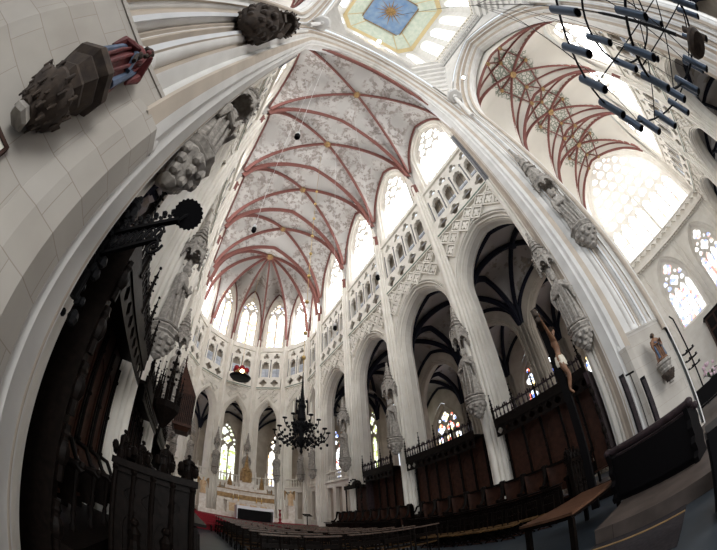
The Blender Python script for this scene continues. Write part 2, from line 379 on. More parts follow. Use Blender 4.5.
    for i in range(n):
        u=-tw/2+tw/n*(i+.5)
        for z in (18.6,): m.bar(F(u-lw/2,z,.36),F(u+lw/2,z,.36),.03,.03)
        m.bar(F(u,17.9,.36),F(u,20.5,.36),.03,.03)
        m.tube([F(u+tw/n*.5,17.75,.0),F(u+tw/n*.5,20.2,.0)],.05,6)
    m.build('trim_triforium','grey_paint',None,False,S)
    if win: window(F,ww,22.2,26.6 if b>5 else 27.4,29.95 if b>5 else 29.35,lights if b>5 else 2,glz,.5)
def window(F,w,vb,vs,va,n,glz,d,white='white_stone',bars=True,head=None):
    nwin[0]+=1
    out=arch(w,vb,vs,va,12); m=MB()
    lw=w/n; lt=vs-.15 if head is None else head; holes=[]
    for i in range(n): holes.append(cusped(lw*(.91 if w>3.2 else .84),vb+.1,lt-.5*lw,lt+.28*lw,-w/2+lw*(i+.5)))
    def ok(u,v,r):
        hw=w/2;hh=va-vs;c=(hh*hh-hw*hw)/(2*hw);R=c+hw
        if v<vs: return abs(u)+r<hw-.04
        return math.hypot(abs(u)+c,v-vs)+r<R-.05
    placed=[]
    sizes=[k*w for k in ((.062,.05,.04,.03) if w>8 else (.17,.12,.085,.06) if w>3.4 else (.20,.14,.095,.065))]; ns=90 if w>8 else 50
    for r in sizes:
        for iv in range(ns):
            v=lt+.3*lw+r+iv*(va-lt)/ns
            for iu in range(0,ns//2+1):
                for sg in ((0,) if iu==0 else (-1,1)):
                    u=sg*iu*w/ns
                    if not ok(u,v,r*.98) : continue
                    if any(abs(u-a)<r+c+.05 and math.hypot(u-a,v-b)<r+c+(.05 if w<5 else .07) for a,b,c in placed): continue
                    # keep clear of the light heads
                    cl=True
                    for i in range(n):
                        uc=-w/2+lw*(i+.5)
                        if math.hypot(u-uc,v-(lt+.1*lw))<r+.24*lw or (v-r<lt+.28*lw+.04 and abs(u-uc)<.2*lw+r*.5 and v-r<lt+.28*lw): cl=False
                    if cl: placed.append((u,v,r)); 
        if len(placed)>(220 if w>8 else 60): break
    for u,v,r in placed: holes.append(foil(u,v,r*.92,4 if r>.12*w else 3,PI/4 if r>.2*w else PI/2,16 if r>.1*w else 10,.3))
    m.plate(F,out,holes,d-.08,d+.08)
    o=m.build('window_%d'%nwin[0],white,None,False,S)
    g=MB(); g.add([F(u,v,d+.02) for u,v in out],[tuple(range(len(out)))]); g.build('glass',glz,o,False,S)
    if bars:
        b=MB(); z=vb+.8
        while z<lt: b.bar(F(-w/2,z,d-.03),F(w/2,z,d-.03),.03,.03); z+=.8
        b.build('glazing_bar','grey_paint',o,False,S)
    return o
# ------------------------------------------------------------------ floors
def slab(name,mt,x0,x1,y0,y1,z0,z1):
    return MB().box(((x0+x1)/2,(y0+y1)/2,(z0+z1)/2),(x1-x0,y1-y0,z1-z0)).build(name,mt,None,False,S)
slab('floor','slate_floor',-40,46,-40,32,-.3,0)
# ------------------------------------------------------------------ vaults
def hfun(q,k): # 1 at centre, 0 at edge, pointed
    q=min(1,abs(q)); return math.sqrt(max(0,1-((q+k)/(1+k))**2))/math.sqrt(1-(k/(1+k))**2)
def make_vault(x0,x1,y0,y1,zs,zb,s1=.6,s2=.35,kd=.15,kl=.45):
    xm,ym,a,b=(x0+x1)/2,(y0+y1)/2,abs(x1-x0)/2,abs(y1-y0)/2
    def z(x,y):
        u=min(1,abs(x-xm)/a); v=min(1,abs(y-ym)/b); t=max(u,v)
        D=zs+(zb-zs)*hfun(t,kd)
        if t<1e-6: return zb
        if v>=u: R=zb-s1*v; q=u/v
        else: R=zb-s2*u; q=v/u
        return D+(R-D)*hfun(q,kl)
    return z
def vault_mesh(z,x0,x1,y0,y1,name,mt,n=20,lift=.05):
    m=MB(); m.grid(lambda i,j:(x0+(x1-x0)*i,y0+(y1-y0)*j,z(x0+(x1-x0)*i,y0+(y1-y0)*j)+lift),n,n)
    return m.build(name,mt,None,True,S,50)
def rib(m,z,a,b,w=.11,dp=.3,n=14,drop=0):
    """moulded rib following the vault surface between plan points a and b"""
    a=Vector(a);b=Vector(b);t=(b-a).normalized();nr=Vector((-t.y,t.x));prev=None;vs=[]
    pr=[(-w*1.1,.06),(-w*1.1,-dp*.35),(-w*.55,-dp*.6),(-w*.5,-dp),(w*.5,-dp),(w*.55,-dp*.6),(w*1.1,-dp*.35),(w*1.1,.06)]
    for i in range(n+1):
        p=a.lerp(b,i/n);zz=z(p.x,p.y)
        e=.01;q=a.lerp(b,min(1,i/n+e));q0=a.lerp(b,max(0,i/n-e));sl=(z(q.x,q.y)-z(q0.x,q0.y))/max(1e-6,(q-q0).length)
        L=math.hypot(1,sl)
        for o,h in pr:
            # h measured along surface normal in the rib's vertical plane
            dx=-sl/L*h; dz=h/L
            vs.append((p.x+nr.x*o+t.x*dx,p.y+nr.y*o+t.y*dx,zz+dz-drop))
    k=len(pr)
    m.add(vs,[(i*k+j,i*k+j+1,(i+1)*k+j+1,(i+1)*k+j) for i in range(n) for j in range(k-1)])
def boss(m,x,y,z,r=.32):
    m.lathe([(r*.5,-.28),(r,-.2),(r*1.05,-.05),(r*.7,.02)],(x,y,z),16,mod=lambda q,zz:1+.14*cos(8*q))
D=5.888; X5=25.62
XS=[X5-(5-i)*D for i in range(1,6)]   # pier lines 2.07 .. 25.62
for i in range(4):
    x0,x1=XS[i],XS[i+1]; z=make_vault(x0,x1,YC-6.5,YC+6.5,ZS,ZB)
    vault_mesh(z,x0,x1,YC-6.55,YC+6.55,'ceiling_choir','choir_vault_paint',28)
    m=MB(); xm=(x0+x1)/2; e=6.3
    for sx in (-1,1):
        for sy in (-1,1): rib(m,z,(xm,YC),(xm+sx*(D/2-.08),YC+sy*e),.10,.30,22)
    xr=x1 if i else x0
    for xx in ({x0,x1} if i==0 else {x1}):
        for sy in (-1,1): rib(m,z,(xx,YC),(xx,YC+sy*e),.12,.34,22)
    # wall ribs round the lunettes
    for sy in (-1,1):
        for sx in (-1,1): rib(m,z,(xm,YC+sy*6.42),(xm+sx*(D/2-.1),YC+sy*6.42),.07,.2,16)
    m.build('trim_rib','red_rib',None,True,S,40)
    m=MB(); boss(m,xm,YC,ZB-.1); m.build('trim_boss','gold_paint',None,True,S)
# apse
XB=27.57; RA=math.hypot(HW,X5-XB); A0=math.atan2(HW,X5-XB)
APA=[-A0+2*A0*k/7 for k in range(8)]
AP=[(XB+RA*cos(a),YC+RA*sin(a)) for a in APA]
m=MB(); web=MB()
def apse_cell(p,q,k):
    def fn(i,j):
        t=i; s=j*2-1; h=hfun(s,.35)
        x=XB+((p[0]+(q[0]-p[0])*j)-XB)*t; y=YC+((p[1]+(q[1]-p[1])*j)-YC)*t
        Dz=ZS+(ZB-ZS)*hfun(t,.15); R=ZB-.7*t
        return (x*1.0,y*1.0,Dz+(R-Dz)*h+.05)
    web.grid(fn,16,14)
ext=[(XB+(RA+.3)*cos(a),YC+(RA+.3)*sin(a)) for a in APA]
for k in range(7): apse_cell(ext[k],ext[k+1],k)
apse_cell((X5,YC+6.5),(X5,YC-6.5),0)
web.build('ceiling_apse','choir_vault_paint',None,True,S,50)
def zr(x,y): t=min(1,math.hypot(x-XB,y-YC)/RA); return ZS+(ZB-ZS)*hfun(t,.15)
for p in AP: rib(m,zr,(XB,YC),p,.10,.3,22)
for k in range(7):
    p,q=ext[k],ext[k+1]; pts=[]
    for j in range(17):
        h=hfun(j/8-1,.35); pts.append((p[0]+(q[0]-p[0])*j/16,p[1]+(q[1]-p[1])*j/16,ZS+(ZB-.7-ZS)*h-.1))
    m.tube(pts,.1,6)
m.build('trim_rib','red_rib',None,True,S,40)
m=MB(); boss(m,XB,YC,ZB-.1,.5); m.build('trim_boss','gold_paint',None,True,S)
# ------------------------------------------------------------------ choir elevations
GL=['clear_glass']*4
for i in range(4):
    xm=(XS[i]+XS[i+1])/2
    bay(frame((xm,YC-6.58),(1,0),(0,-1)),D,'south','clear_glass',4)
    bay(frame((xm,YC+6.58),(1,0),(0,1)),D,'north','clear_glass',4)
ag=['clear_glass','clear_glass','orange_stained_glass','orange_stained_glass','orange_stained_glass','clear_glass','clear_glass']
for k in range(7):
    a=(APA[k]+APA[k+1])/2; p,q=AP[k],AP[k+1]; hwid=math.hypot(q[0]-p[0],q[1]-p[1])
    t=((q[0]-p[0])/hwid,(q[1]-p[1])/hwid); o=(cos(a),sin(a))
    F=frame(((p[0]+q[0])/2+o[0]*.38,(p[1]+q[1])/2+o[1]*.38),t,o)
    bay(F,hwid+.2,'east',ag[k],2,spz=12.3,apexz=14.55)
# wall shafts (bundles between bays)
def shaft(x,y,nx,ny,z1=ZS,w=.36,z0=0,deep=1.3,big=True):
    """clustered pier: rolls facing the choir (nx,ny points inward), stretched back through the arcade"""
    m=MB(); t=(-ny,nx)
    def P(a,b): return (x+t[0]*a+nx*b,y+t[1]*a+ny*b)
    core=[P(-w,-deep),P(-w,-.30),P(-w*.55,-.08),P(w*.55,-.08),P(w,-.30),P(w,-deep)]
    m.prism(core,z0,z1)
    for a,b,r in ((0,0,.13),(-w*.5,-.1,.085),(w*.5,-.1,.085),(-w*.85,-.26,.10),(w*.85,-.26,.10)):
        p=P(a,b); m.tube([(p[0],p[1],z0),(p[0],p[1],z1)],r,12)
    # plinth and base rings
    pl=[P(-w-.12,-deep-.1),P(-w-.12,-.3),P(-w*.5,.14),P(w*.5,.14),P(w+.12,-.3),P(w+.12,-deep-.1)]
    m.prism(pl,0,1.0); 
    m.prism([(p[0]+(x-p[0])*.06,p[1]+(y-p[1])*.06) for p in pl],1.0,1.12)
    o=m.build('pillar','white_stone',None,True,S,40)
    m=MB(); 
    for a,b,r in ((0,-.02,.13),(-w*.5,-.1,.09),(w*.5,-.1,.09)):
        p=P(a,b); m.tube([(p[0],p[1],z1-.9),(p[0],p[1],z1+.25)],r+.012,10)
    m.build('trim_rib','red_rib',o,True,S,40)
    return o
for i in range(1,5):
    shaft(XS[i],YC-HW,0,1); shaft(XS[i],YC+HW,0,-1)
for k in range(1,7):
    a=APA[k]; shaft(AP[k][0],AP[k][1],-cos(a),-sin(a),w=.27,deep=1.2)
# ------------------------------------------------------------------ crossing
CX=-5.87; XE,XW,YS,YN=.33,-12.07,-10.67,1.73
def crossing_pier(ox,oy,sx,sy,hi=34.6):
    L=lambda a,b:(ox+sx*a,oy+sy*b)
    m=MB()
    m.prism([L(*p) for p in [(-.35,2.3),(-.35,1.15),(-.1,.7),(.93,-.3),(1.2,-.05),(1.2,2.3)]],0,4.55)
    m.prism([L(*p) for p in [(-.37,2.32),(-.37,1.14),(-.115,.69),(.93,-.325),(1.22,-.05),(1.22,2.32)]],4.55,4.62)
    m.prism([L(*p) for p in [(.84,-.22),(.93,-.36),(1.10,-.50),(1.36,-.50),(1.36,1.6),(.9,1.6)]],0,4.2)
    m.prism([L(*p) for p in [(-.43,2.3),(-.43,1.1),(-.15,.62),(.9,-.42),(1.25,-.5),(2.05,-.5),(2.05,2.3)]],0,.35)
    o=m.build('pillar','ashlar_stone',None,False,S)
    m=MB()
    core=[(-.2,2.4),(-.2,1.25),(.03,.86),(1.0,-.14),(1.35,-.34),(1.9,-.34),(2.2,-.1),(2.2,2.4)]
    m.prism([L(*p) for p in [(1.3,-.36),(1.5,-.42),(1.8,-.42),(1.95,-.36),(2.2,-.1),(2.2,2.4),(1.3,2.4)]],0,22.9)
    for a_,b_,r_ in ((1.5,-.30,.14),(1.82,-.30,.14),(2.1,-.12,.12)): x,y=L(a_,b_); m.tube([(x,y,0),(x,y,22.9)],r_,12)
    m.prism([L(*p) for p in core],3.9,hi); m.build('pillar_core','beige_stone',o,False,S); m=MB()
    path=[(-.2,2.1),(-.2,1.25),(.03,.86),(1.0,-.14),(1.36,-.34)]
    seg=[];tot=0
    for p,q in zip(path,path[1:]):
        l=math.hypot(q[0]-p[0],q[1]-p[1]); seg.append((p,q,tot,l)); tot+=l
    s=.05;i=0;pat=[.13,.06,.17,.06,.12]
    while s<tot-.05:
        r=pat[i%len(pat)]; s+=r
        for p,q,t0,l in seg:
            if t0<=s<t0+l:
                k=(s-t0)/l; x,y=L(p[0]+(q[0]-p[0])*k,p[1]+(q[1]-p[1])*k)
                m.tube([(x,y,3.95),(x,y,26.4 if q[0]==1.0 else 24.0)],r,14); m.lathe([(r*1.3,0),(r*1.3,.1),(r*1.03,.22)],(x,y,4.18 if p[0]>.9 else 4.6),12)
        s+=r+.075;i+=1
    m.build('pillar','pier_stone',o,True,S)
    return o
crossing_pier(XE,YN,1,1); crossing_pier(XE,YS,1,-1); crossing_pier(XW,YN,-1,1); crossing_pier(XW,YS,-1,-1)
BIG0=[(1.35,.0),(1.25,-.06),(1.12,-.06),(1.08,.06),(1.0,.12),(.96,.04),(.86,.04),(.84,.2),(.74,.28),(.66,.22),(.62,.14),(.55,.2),(.54,.42),(.44,.5),(.36,.42),(.33,.5),(.3,.66),(.2,.72),(.14,.62),(.08,.62),(.0,.8),(-.04,.95),(0,1.1),(-.05,1.25),(0,1.4),(.02,1.8),(.1,1.85),(.2,1.95),(.5,2.1)]
BIG=[(a,w+(.30 if w<.95 else .30*(1-min(1,(w-.95)/1.15)))) for a,w in BIG0]
def crossing_arch(F,side):
    w=11.5; m=MB()
    ap=arch(w,4.15,22.8,32.3,24); root=None
    for a,b,mt in ((0,4,'pier_stone'),(4,8,'beige_stone'),(8,11,'cool_stone'),(11,14,'beige_stone'),(14,17,'pier_stone'),(17,20,'beige_stone'),(20,25,'pier_stone'),(25,len(BIG),'cool_stone')):
        q=MB(); q.sweep(F,arch(w,4.6 if a<17 else 4.15 if a<20 else 0,22.8,32.3,24),BIG[a:b+1]); o=q.build('trim_crossing_arch',mt,root,True,S,30); root=root or o
    m=MB(); hw=w/2+1.30
    hole=[p for p in arch(2*hw,22.0,22.8,33.5,40) if abs(p[0])<6.2]; zc=hole[0][1]
    m.plate(F,hole+[(6.22,zc-.2),(6.22,34.7),(-6.22,34.7),(-6.22,zc-.2)],[],.0,.12)
    # dotted frieze below the gallery
    for i in range(28): m.bar(F(-6+i*.44,34.05,-.10),F(-6+i*.44+.26,34.05,-.10),.2,.22)
    m.bar(F(-6.2,34.3,-.12),F(6.2,34.3,-.12),.35,.14); m.bar(F(-6.2,33.8,-.06),F(6.2,33.8,-.06),.2,.1)
    m.build('wall_crossing_'+side,'pier_stone',None,False,S)
crossing_arch(lambda u,v,d:(XE+d,YC+u,v),'east')
crossing_arch(lambda u,v,d:(XW-d,YC+u,v),'west')
crossing_arch(lambda u,v,d:(CX+u,YS-d,v),'south')
crossing_arch(lambda u,v,d:(CX+u,YN+d,v),'north')
# squinches, gallery ring, drum, painted ceiling
def octo(hx,hy,c): return [(CX+a,YC+.1+b) for a,b in ((hx,-hy+c),(hx,hy-c),(hx-c,hy),(-hx+c,hy),(-hx,hy-c),(-hx,-hy+c),(-hx+c,-hy),(hx-c,-hy))]
m=MB()
for sx in (-1,1):
    for sy in (-1,1):
        for i in range(9):
            t=i/8; c=.15+2.6*t**1.4; z=27.2+6.6*t; x=CX+sx*6.2; y=YC+sy*6.2
            m.prism([(x,y),(x-sx*c,y),(x,y-sy*c)],z,z+.9)
        x,y=CX+sx*6.05,YC+sy*6.05
        m.lathe([(.12,-.9),(.2,-.6),(.42,-.45),(.34,-.25),(.5,-.12),(.5,.05),(.4,.12)],(x-sx*.12,y-sy*.12,26.9),16); m.lathe([(.5,0),(.62,.1),(.62,.2),(.3,.3)],(x-sx*.12,y-sy*.12,26.2),16,mod=lambda q,z:1+.12*abs(sin(5*q)))
        m.tube([(x+sx*.3,y+sy*.3,22.6),(x-sx*.05,y-sy*.05,26.6)],.16,10)
m.build('wall_squinch','pier_stone',None,False,S)
m=MB()
def ring(m,o1,z1,o2,z2):
    n=len(o1);m.add([(x,y,z1) for x,y in o1]+[(x,y,z2) for x,y in o2],[(i,(i+1)%n,n+(i+1)%n,n+i) for i in range(n)])
A_=octo(6.3,6.3,2.2);B_=octo(5.75,6.0,1.9);C_=octo(5.55,5.9,1.9)
ring(m,A_,33.6,A_,34.6);ring(m,A_,34.6,B_,34.75);ring(m,B_,34.75,B_,35.0);ring(m,B_,35.0,C_,35.1);ring(m,C_,35.1,C_,35.3);ring(m,C_,35.3,octo(6.1,6.3,2.1),35.4)
m.build('ceiling_cornice','pier_stone',None,False,S)
# gallery balusters
m=MB()
for k in range(8):
    p,q=B_[k],B_[(k+1)%8];l=math.hypot(q[0]-p[0],q[1]-p[1]);n=int(l/.42)
    for i in range(n):
        t=(i+.5)/n;x,y=p[0]+(q[0]-p[0])*t,p[1]+(q[1]-p[1])*t
        m.lathe([(.07,0),(.12,.15),(.06,.4),(.1,.7),(.14,.8)],(x,y,35.0),8)
    m.bar((*p,35.9),(*q,35.9),.3,.2)
m.build('trim_gallery','white_stone',None,True,S)
LO,HI2=octo(5.9,6.1,1.9),octo(5.12,5.12,1.4)
for k in range(8):
    p,q=Vector(LO[k]),Vector(LO[(k+1)%8]);P2,Q2=Vector(HI2[k]),Vector(HI2[(k+1)%8]); z0,z1=35.2,44.6
    l=(q-p).length; l2=(Q2-P2).length
    def F(u,v,d,p=p,q=q,P2=P2,Q2=Q2):
        t=(v-z0)/(z1-z0);a=p.lerp(P2,t);b=q.lerp(Q2,t);mid=(a+b)/2;tt=(b-a).normalized();nn=Vector((tt.y,-tt.x))
        if (mid-Vector((CX,YC))).dot(nn)<0: nn=-nn
        r=(b-a).length/l
        x=mid+tt*u*r+nn*d; return (x.x,x.y,v)
    m=MB(); holes=[];ws=[]
    if l>4:
        for c in (-2.4,0,2.4): ws.append((c,1.5))
    else: ws.append((0,1.1))
    for c,w in ws: holes.append(arch(w,36.6,42,43.5,6,c))
    m.plate(F,[(-l/2,z0),(l/2,z0),(l/2,z1),(-l/2,z1)],holes,0,.25)
    m.build('wall_lantern','pier_stone',None,False,S)
    g=MB()
    for c,w in ws: a=arch(w,36.6,42,43.5,6,c); g.add([F(u,v,.2) for u,v in a],[tuple(range(len(a)))])
    nwin[0]+=1; g.build('window_%d'%nwin[0],'lantern_glass',None,False,S)
mat('lantern_plaster',(.66,.69,.60),.8,noise=(.52,.59,.50),scale=1.9)
mat('lantern_yellow',(.62,.50,.28),.7)
mat('sky_blue_paint',(.13,.23,.42),.8,noise=(.24,.33,.46),scale=1.2)
mid=octo(3.1,3.1,.02)
m=MB(); ring(m,HI2,44.6,octo(3.0,3.0,.9),46.9); m.add([(x,y,46.95) for x,y in octo(3.3,3.3,.9)],[tuple(range(8))]); m.build('ceiling_lantern','lantern_plaster',None,False,S)
m=MB(); o1,o2=octo(5.15,5.15,1.42),octo(4.7,4.7,1.3); ring(m,o1,44.5,o2,44.75); ring(m,o2,44.75,o2,44.95); m.build('trim_lantern_band','lantern_yellow',None,False,S)
m=MB(); m.box((CX,YC+.1,46.85),(5.7,5.7,.08)); m.build('ceiling_sun_panel','sky_blue_paint',None,False,S)
m=MB(); c=(CX,YC+.1)
for sgn,dx,dy in ((1,1,0),(-1,1,0),(1,0,1),(-1,0,1)):
    x=c[0]+sgn*2.85*dx;y=c[1]+sgn*2.85*dy; m.box((x,y,46.78),(.14 if dx else 5.8,.14 if dy else 5.8,.14))
m.lathe([(.62,0),(.55,.1)],(c[0],c[1],46.68),20)
for i in range(16):
    a=2*PI*i/16+.1;r=2.4 if i%2 else 1.8;w=.15
    m.add([(c[0]+.6*cos(a-w),c[1]+.6*sin(a-w),46.74),(c[0]+r*cos(a),c[1]+r*sin(a),46.74),(c[0]+.6*cos(a+w),c[1]+.6*sin(a+w),46.74)],[(0,1,2)])
m.build('trim_sun_panel','gold_paint',None,False,S)
m=MB()
for k in range(8):   # painted rib lines of the lantern ceiling
    p=HI2[k]; q=octo(3.0,3.0,.9)[k]; m.tube([(*p,44.62),(*q,46.85)],.07,6)
m.build('trim_lantern_rib','lantern_yellow',None,False,S)
# ------------------------------------------------------------------ transepts
TY=[-12.8-6.53*i for i in range(4)]
cs=[(CX,(TY[i]+TY[i+1])/2,ZB) for i in range(3)]+[(CX,-2*YC*-1+0-((TY[i]+TY[i+1])/2+4.47)-4.47+0,ZB) for i in range(1)]
medallion_vault('transept_vault_paint',[(c[0],c[1],ZB) for c in cs[:3]]+[(CX,2*YC-cs[0][1],ZB)],2.9)
def transept_vault(y0,y1):
    x0,x1=XW-.1,XE+.1; ya,yb=min(y0,y1),max(y0,y1); z=make_vault(x0,x1,ya,yb,ZS,ZB,.45,.6)
    vault_mesh(z,x0,x1,ya,yb,'ceiling_transept','transept_vault_paint',28)
    ym=(ya+yb)/2; b=yb-ya; m=MB(); bm=MB()
    for sx in (-1,1):
        for sy in (-1,1):
            rib(m,z,(CX,ym),(CX+sx*6.0,ym+sy*(b/2-.1)),.085,.24,20)
            p=(CX+sx*2.5,ym+sy*b*.5*.98); 
            rib(m,z,(CX+sx*5.9,ym+sy*(b/2-.15)),(CX,ym+sy*b*.30),.055,.18,14)
            rib(m,z,(CX+sx*1.1,ym+sy*(b/2-.02)),(CX,ym+sy*b*.30),.055,.16,6)
            rib(m,z,(CX+sx*1.1,ym+sy*(b/2-.02)),(CX+sx*2.3,ym),.055,.16,8)
        rib(m,z,(CX,ym),(CX+sx*2.3,ym),.08,.2,6); boss(bm,CX+sx*2.3,ym,z(CX+sx*2.3,ym)-.1,.2)
        rib(m,z,(CX,ym),(CX,ym+sx*b*.30),.08,.2,6); boss(bm,CX,ym+sx*b*.3,z(CX,ym+sx*b*.3)-.1,.2)
        rib(m,z,(CX,ym+sx*b*.499),(CX+6.0,ym+sx*b*.499),.08,.26,16); rib(m,z,(CX,ym+sx*b*.499),(CX-6.0,ym+sx*b*.499),.08,.26,16)
        boss(bm,CX+sx*1.1,yb-.05,z(CX+sx*1.1,yb)-.12,.2); boss(bm,CX+sx*1.1,ya+.05,z(CX+sx*1.1,ya)-.12,.2)
    m.build('trim_rib','red_rib',None,True,S,40); boss(bm,CX,ym,ZB-.1,.36); bm.build('trim_boss','gold_paint',None,True,S)
for i in range(3): transept_vault(TY[i],TY[i+1])
transept_vault(2*YC-TY[0],2*YC-TY[1])
for i in range(3):
    ym=(TY[i]+TY[i+1])/2
    bay(frame((XW-.38,ym),(0,1),(-1,0)),6.53,'west','clear_glass',4)
    bay(frame((XE+.38,ym),(0,1),(1,0)),6.53,'east','clear_glass',4)
    if i: shaft(XW,TY[i],1,0); shaft(XE,TY[i],-1,0)
for i in range(1):
    ym=2*YC-(TY[i]+TY[i+1])/2
    bay(frame((XW-.38,ym),(0,1),(-1,0)),6.53,'west','clear_glass',4)
    bay(frame((XE+.38,ym),(0,1),(1,0)),6.53,'east','clear_glass',4)
    shaft(XW,2*YC-TY[1],1,0); shaft(XE,2*YC-TY[1],-1,0)
# south front of the transept
YT=-32.4; F=lambda u,v,d:(CX-.2+u,YT-d,v)
m=MB(); big=arch(11.0+.84,16.6,22.4,31.2,16); lows=[arch(3.3+.84,7.2,11.2,14.75,10,2.35),arch(3.3+.84,7.2,11.2,14.75,10,-2.95)]
m.plate(F,[(-6.6,0),(6.8,0),(6.8,32.5),(-6.6,32.5)],[big]+lows,0)
m.sweep(F,arch(11.0,16.6,22.4,30.8,16),WINJ)
for c in (2.35,-2.95):
    m.sweep(F,arch(3.3,7.2,11.2,14.4,10,c),WINJ); m.add([F(c-2.1,7.2,0),F(c+2.1,7.2,0),F(c+1.65,7.5,.6),F(c-1.65,7.5,.6)],[(0,1,2,3)])
m.add([F(-5.9,16.6,0),F(5.9,16.6,0),F(5.5,16.7,.6),F(-5.5,16.7,.6)],[(0,1,2,3)])
for u in (-5.9,-5.3,-.3,.25,5.0,5.7): m.tube([F(u,0,-.02),F(u,15,-.02)],.11,8)
m.build('wall_transept_south','white_stone',None,False,S)
m=MB()
m.plate(F,[(-6.3,15.45),(6.5,15.45),(6.5,16.5),(-6.3,16.5)],[foil(-5.9+i*.9,15.97,.36,4,0,20,.4) for i in range(14)],-.45,-.3)
m.bar(F(-6.3,16.58,-.38),F(6.5,16.58,-.38),.25,.14); m.bar(F(-6.3,15.3,-.25),F(6.5,15.3,-.25),.5,.24)
for i in range(32): m.ball(F(-6.1+i*.4,15.05,-.3),.13,6)
m.build('trim_south_gallery','white_stone',None,False,S)
o=window(lambda u,v,d:F(u,v,d),11.0,16.6,22.4,30.8,8,'pale_stained_glass',.55,head=21.0)
m=MB(); m.tube([F(0,16.6,.45),F(0,25.5,.45)],.17,8); m.build('mullion','white_stone',o,True,S)
for c in (2.35,-2.95): window(lambda u,v,d,c=c:F(u+c,v,d),3.3,7.3,11.2,14.4,4,'transept_stained_glass',.5)
# ------------------------------------------------------------------ aisles
AV=(11.6,15.3)
def aisle(x0,x1,sy,outer_w=True,two=True):
    ys=[YC+sy*7.8,YC+sy*12.9]; ys2=[YC+sy*13.7,YC+sy*19.0]
    for a,b in ([ys,ys2] if two else [ys]):
        ya,yb=min(a,b),max(a,b); z=make_vault(x0,x1,ya,yb,*AV,.5,.5)
        vault_mesh(z,x0,x1,ya-.5,yb+.5,'ceiling_aisle','aisle_vault_paint',16)
        m=MB(); xm,ym=(x0+x1)/2,(ya+yb)/2
        for sx in (-1,1):
            for s in (-1,1): rib(m,z,(xm,ym),(xm+sx*(x1-x0)/2,ym+s*(yb-ya)/2),.13,.26,14)
            for s in (-1,1): rib(m,z,(xm,ym+s*(yb-ya)/2),(xm+sx*(x1-x0)/2,ym+s*(yb-ya)/2),.10,.2,10)
        for s in (-1,1): rib(m,z,(x1,ym),(x1,ym+s*(yb-ya)/2),.15,.3,10)
        boss(m,xm,ym,AV[1]-.1,.3)
        m.build('trim_rib','blue_black_rib',None,True,S,40)
        m=MB()
        for xx in (x0,x1):
            for yy in (a,b): 
                for k in range(5): m.tube([(xx+(k-2)*.16,yy-sy*(.1 if k%2 else 0),0),(xx+(k-2)*.16,yy-sy*(.1 if k%2 else 0),AV[0])],.10,8)
        m.build('pillar','aisle_stone',None,True,S)
    b=x1-x0
    def pl(y,d=.8,win=False,side='aisle'):
        F=frame(((x0+x1)/2,y),(1,0),(0,sy)); m=MB()
        if win:
            hole=arch(3.8+.6,4.8,9.3,13.0,10)
            m.plate(F,[(-b/2,0),(b/2,0),(b/2,16),(-b/2,16)],[hole],0); m.sweep(F,arch(3.8,4.8,9.3,12.6,10),jamb(.9,.5))
            m.build('wall_'+side,'aisle_stone',None,False,S)
            window(F,3.8,4.8,9.3,12.6,3,'blue_stained_glass',.45,'aisle_stone')
        else:
            hole=arch(b-1.3+.68,0,10.6,13.9,10)
            for dd in (0,d): m.plate(F,[(-b/2,0)]+hole+[(b/2,0),(b/2,16),(-b/2,16)],[],dd)
            m.sweep(F,arch(b-1.3,0,10.6,13.6,10),jamb(1,.66)); m.build('wall_'+side,'aisle_stone',None,False,S)
    if two: pl(YC+sy*12.9); pl(YC+sy*19.0,win=True,side='outer')
    else: pl(YC+sy*12.9,win=True,side='outer')
for i in range(4): aisle(XS[i],XS[i+1],-1); aisle(XS[i],XS[i+1],1,two=False)
# ambulatory and radiating chapels
def R2(k,r): a=APA[0]+(APA[7]-APA[0])*k/7; return (XB+r*cos(a),YC+r*sin(a))
for k in range(7):
    q=[R2(k,8.0),R2(k+1,8.0),R2(k+1,13.2),R2(k,13.2)]
    def Z(i,j):
        x=(q[0][0]*(1-j)+q[1][0]*j)*(1-i)+(q[3][0]*(1-j)+q[2][0]*j)*i; y=(q[0][1]*(1-j)+q[1][1]*j)*(1-i)+(q[3][1]*(1-j)+q[2][1]*j)*i
        return x,y,make_vault(0,1,0,1,11.4,15.2,.4,.4)(i,j)
    m=MB(); m.grid(lambda i,j:Z(-.15+1.3*i,j),14,14); m.build('ceiling_ambulatory','aisle_vault_paint',None,True,S)
    m=MB()
    for (a,b),(c,d) in (((.5,.5),(0,0)),((.5,.5),(1,0)),((.5,.5),(0,1)),((.5,.5),(1,1)),((0,.5),(0,0)),((0,.5),(0,1)),((1,.5),(1,0)),((1,.5),(1,1)),((.5,1),(0,1)),((.5,1),(1,1))):
        m.tube([Vector(Z(a+(c-a)*t/10,b+(d-b)*t/10))-Vector((0,0,.12)) for t in range(11)],.15,6)
    m.build('trim_rib','blue_black_rib',None,True,S)
    m=MB(); p=R2(k,13.2)
    for t in range(-2,3): m.tube([(p[0]+.15*t,p[1],0),(p[0]+.15*t,p[1],11.4)],.12,8)
    m.build('pillar','aisle_stone',None,True,S)
    p,r=R2(k,13.4),R2(k+1,13.4); l=math.hypot(r[0]-p[0],r[1]-p[1]); t=((r[0]-p[0])/l,(r[1]-p[1])/l); a=(APA[k]+APA[k+1])/2
    F=frame(((p[0]+r[0])/2,(p[1]+r[1])/2),t,(cos(a),sin(a))); m=MB()
    m.plate(F,[(-l/2,0),(l/2,0),(l/2,16),(-l/2,16)],[arch(3.0,4.6,10.2,13.4,10,c) for c in (0,)],0,.5); m.build('wall_ambulatory','aisle_stone',None,False,S)
    window(F,3.0,4.6,10.2,13.4,3,['yellow_green_glass','blue_stained_glass','orange_stained_glass','yellow_green_glass','blue_stained_glass','blue_stained_glass','blue_stained_glass'][k],.3,'aisle_stone')

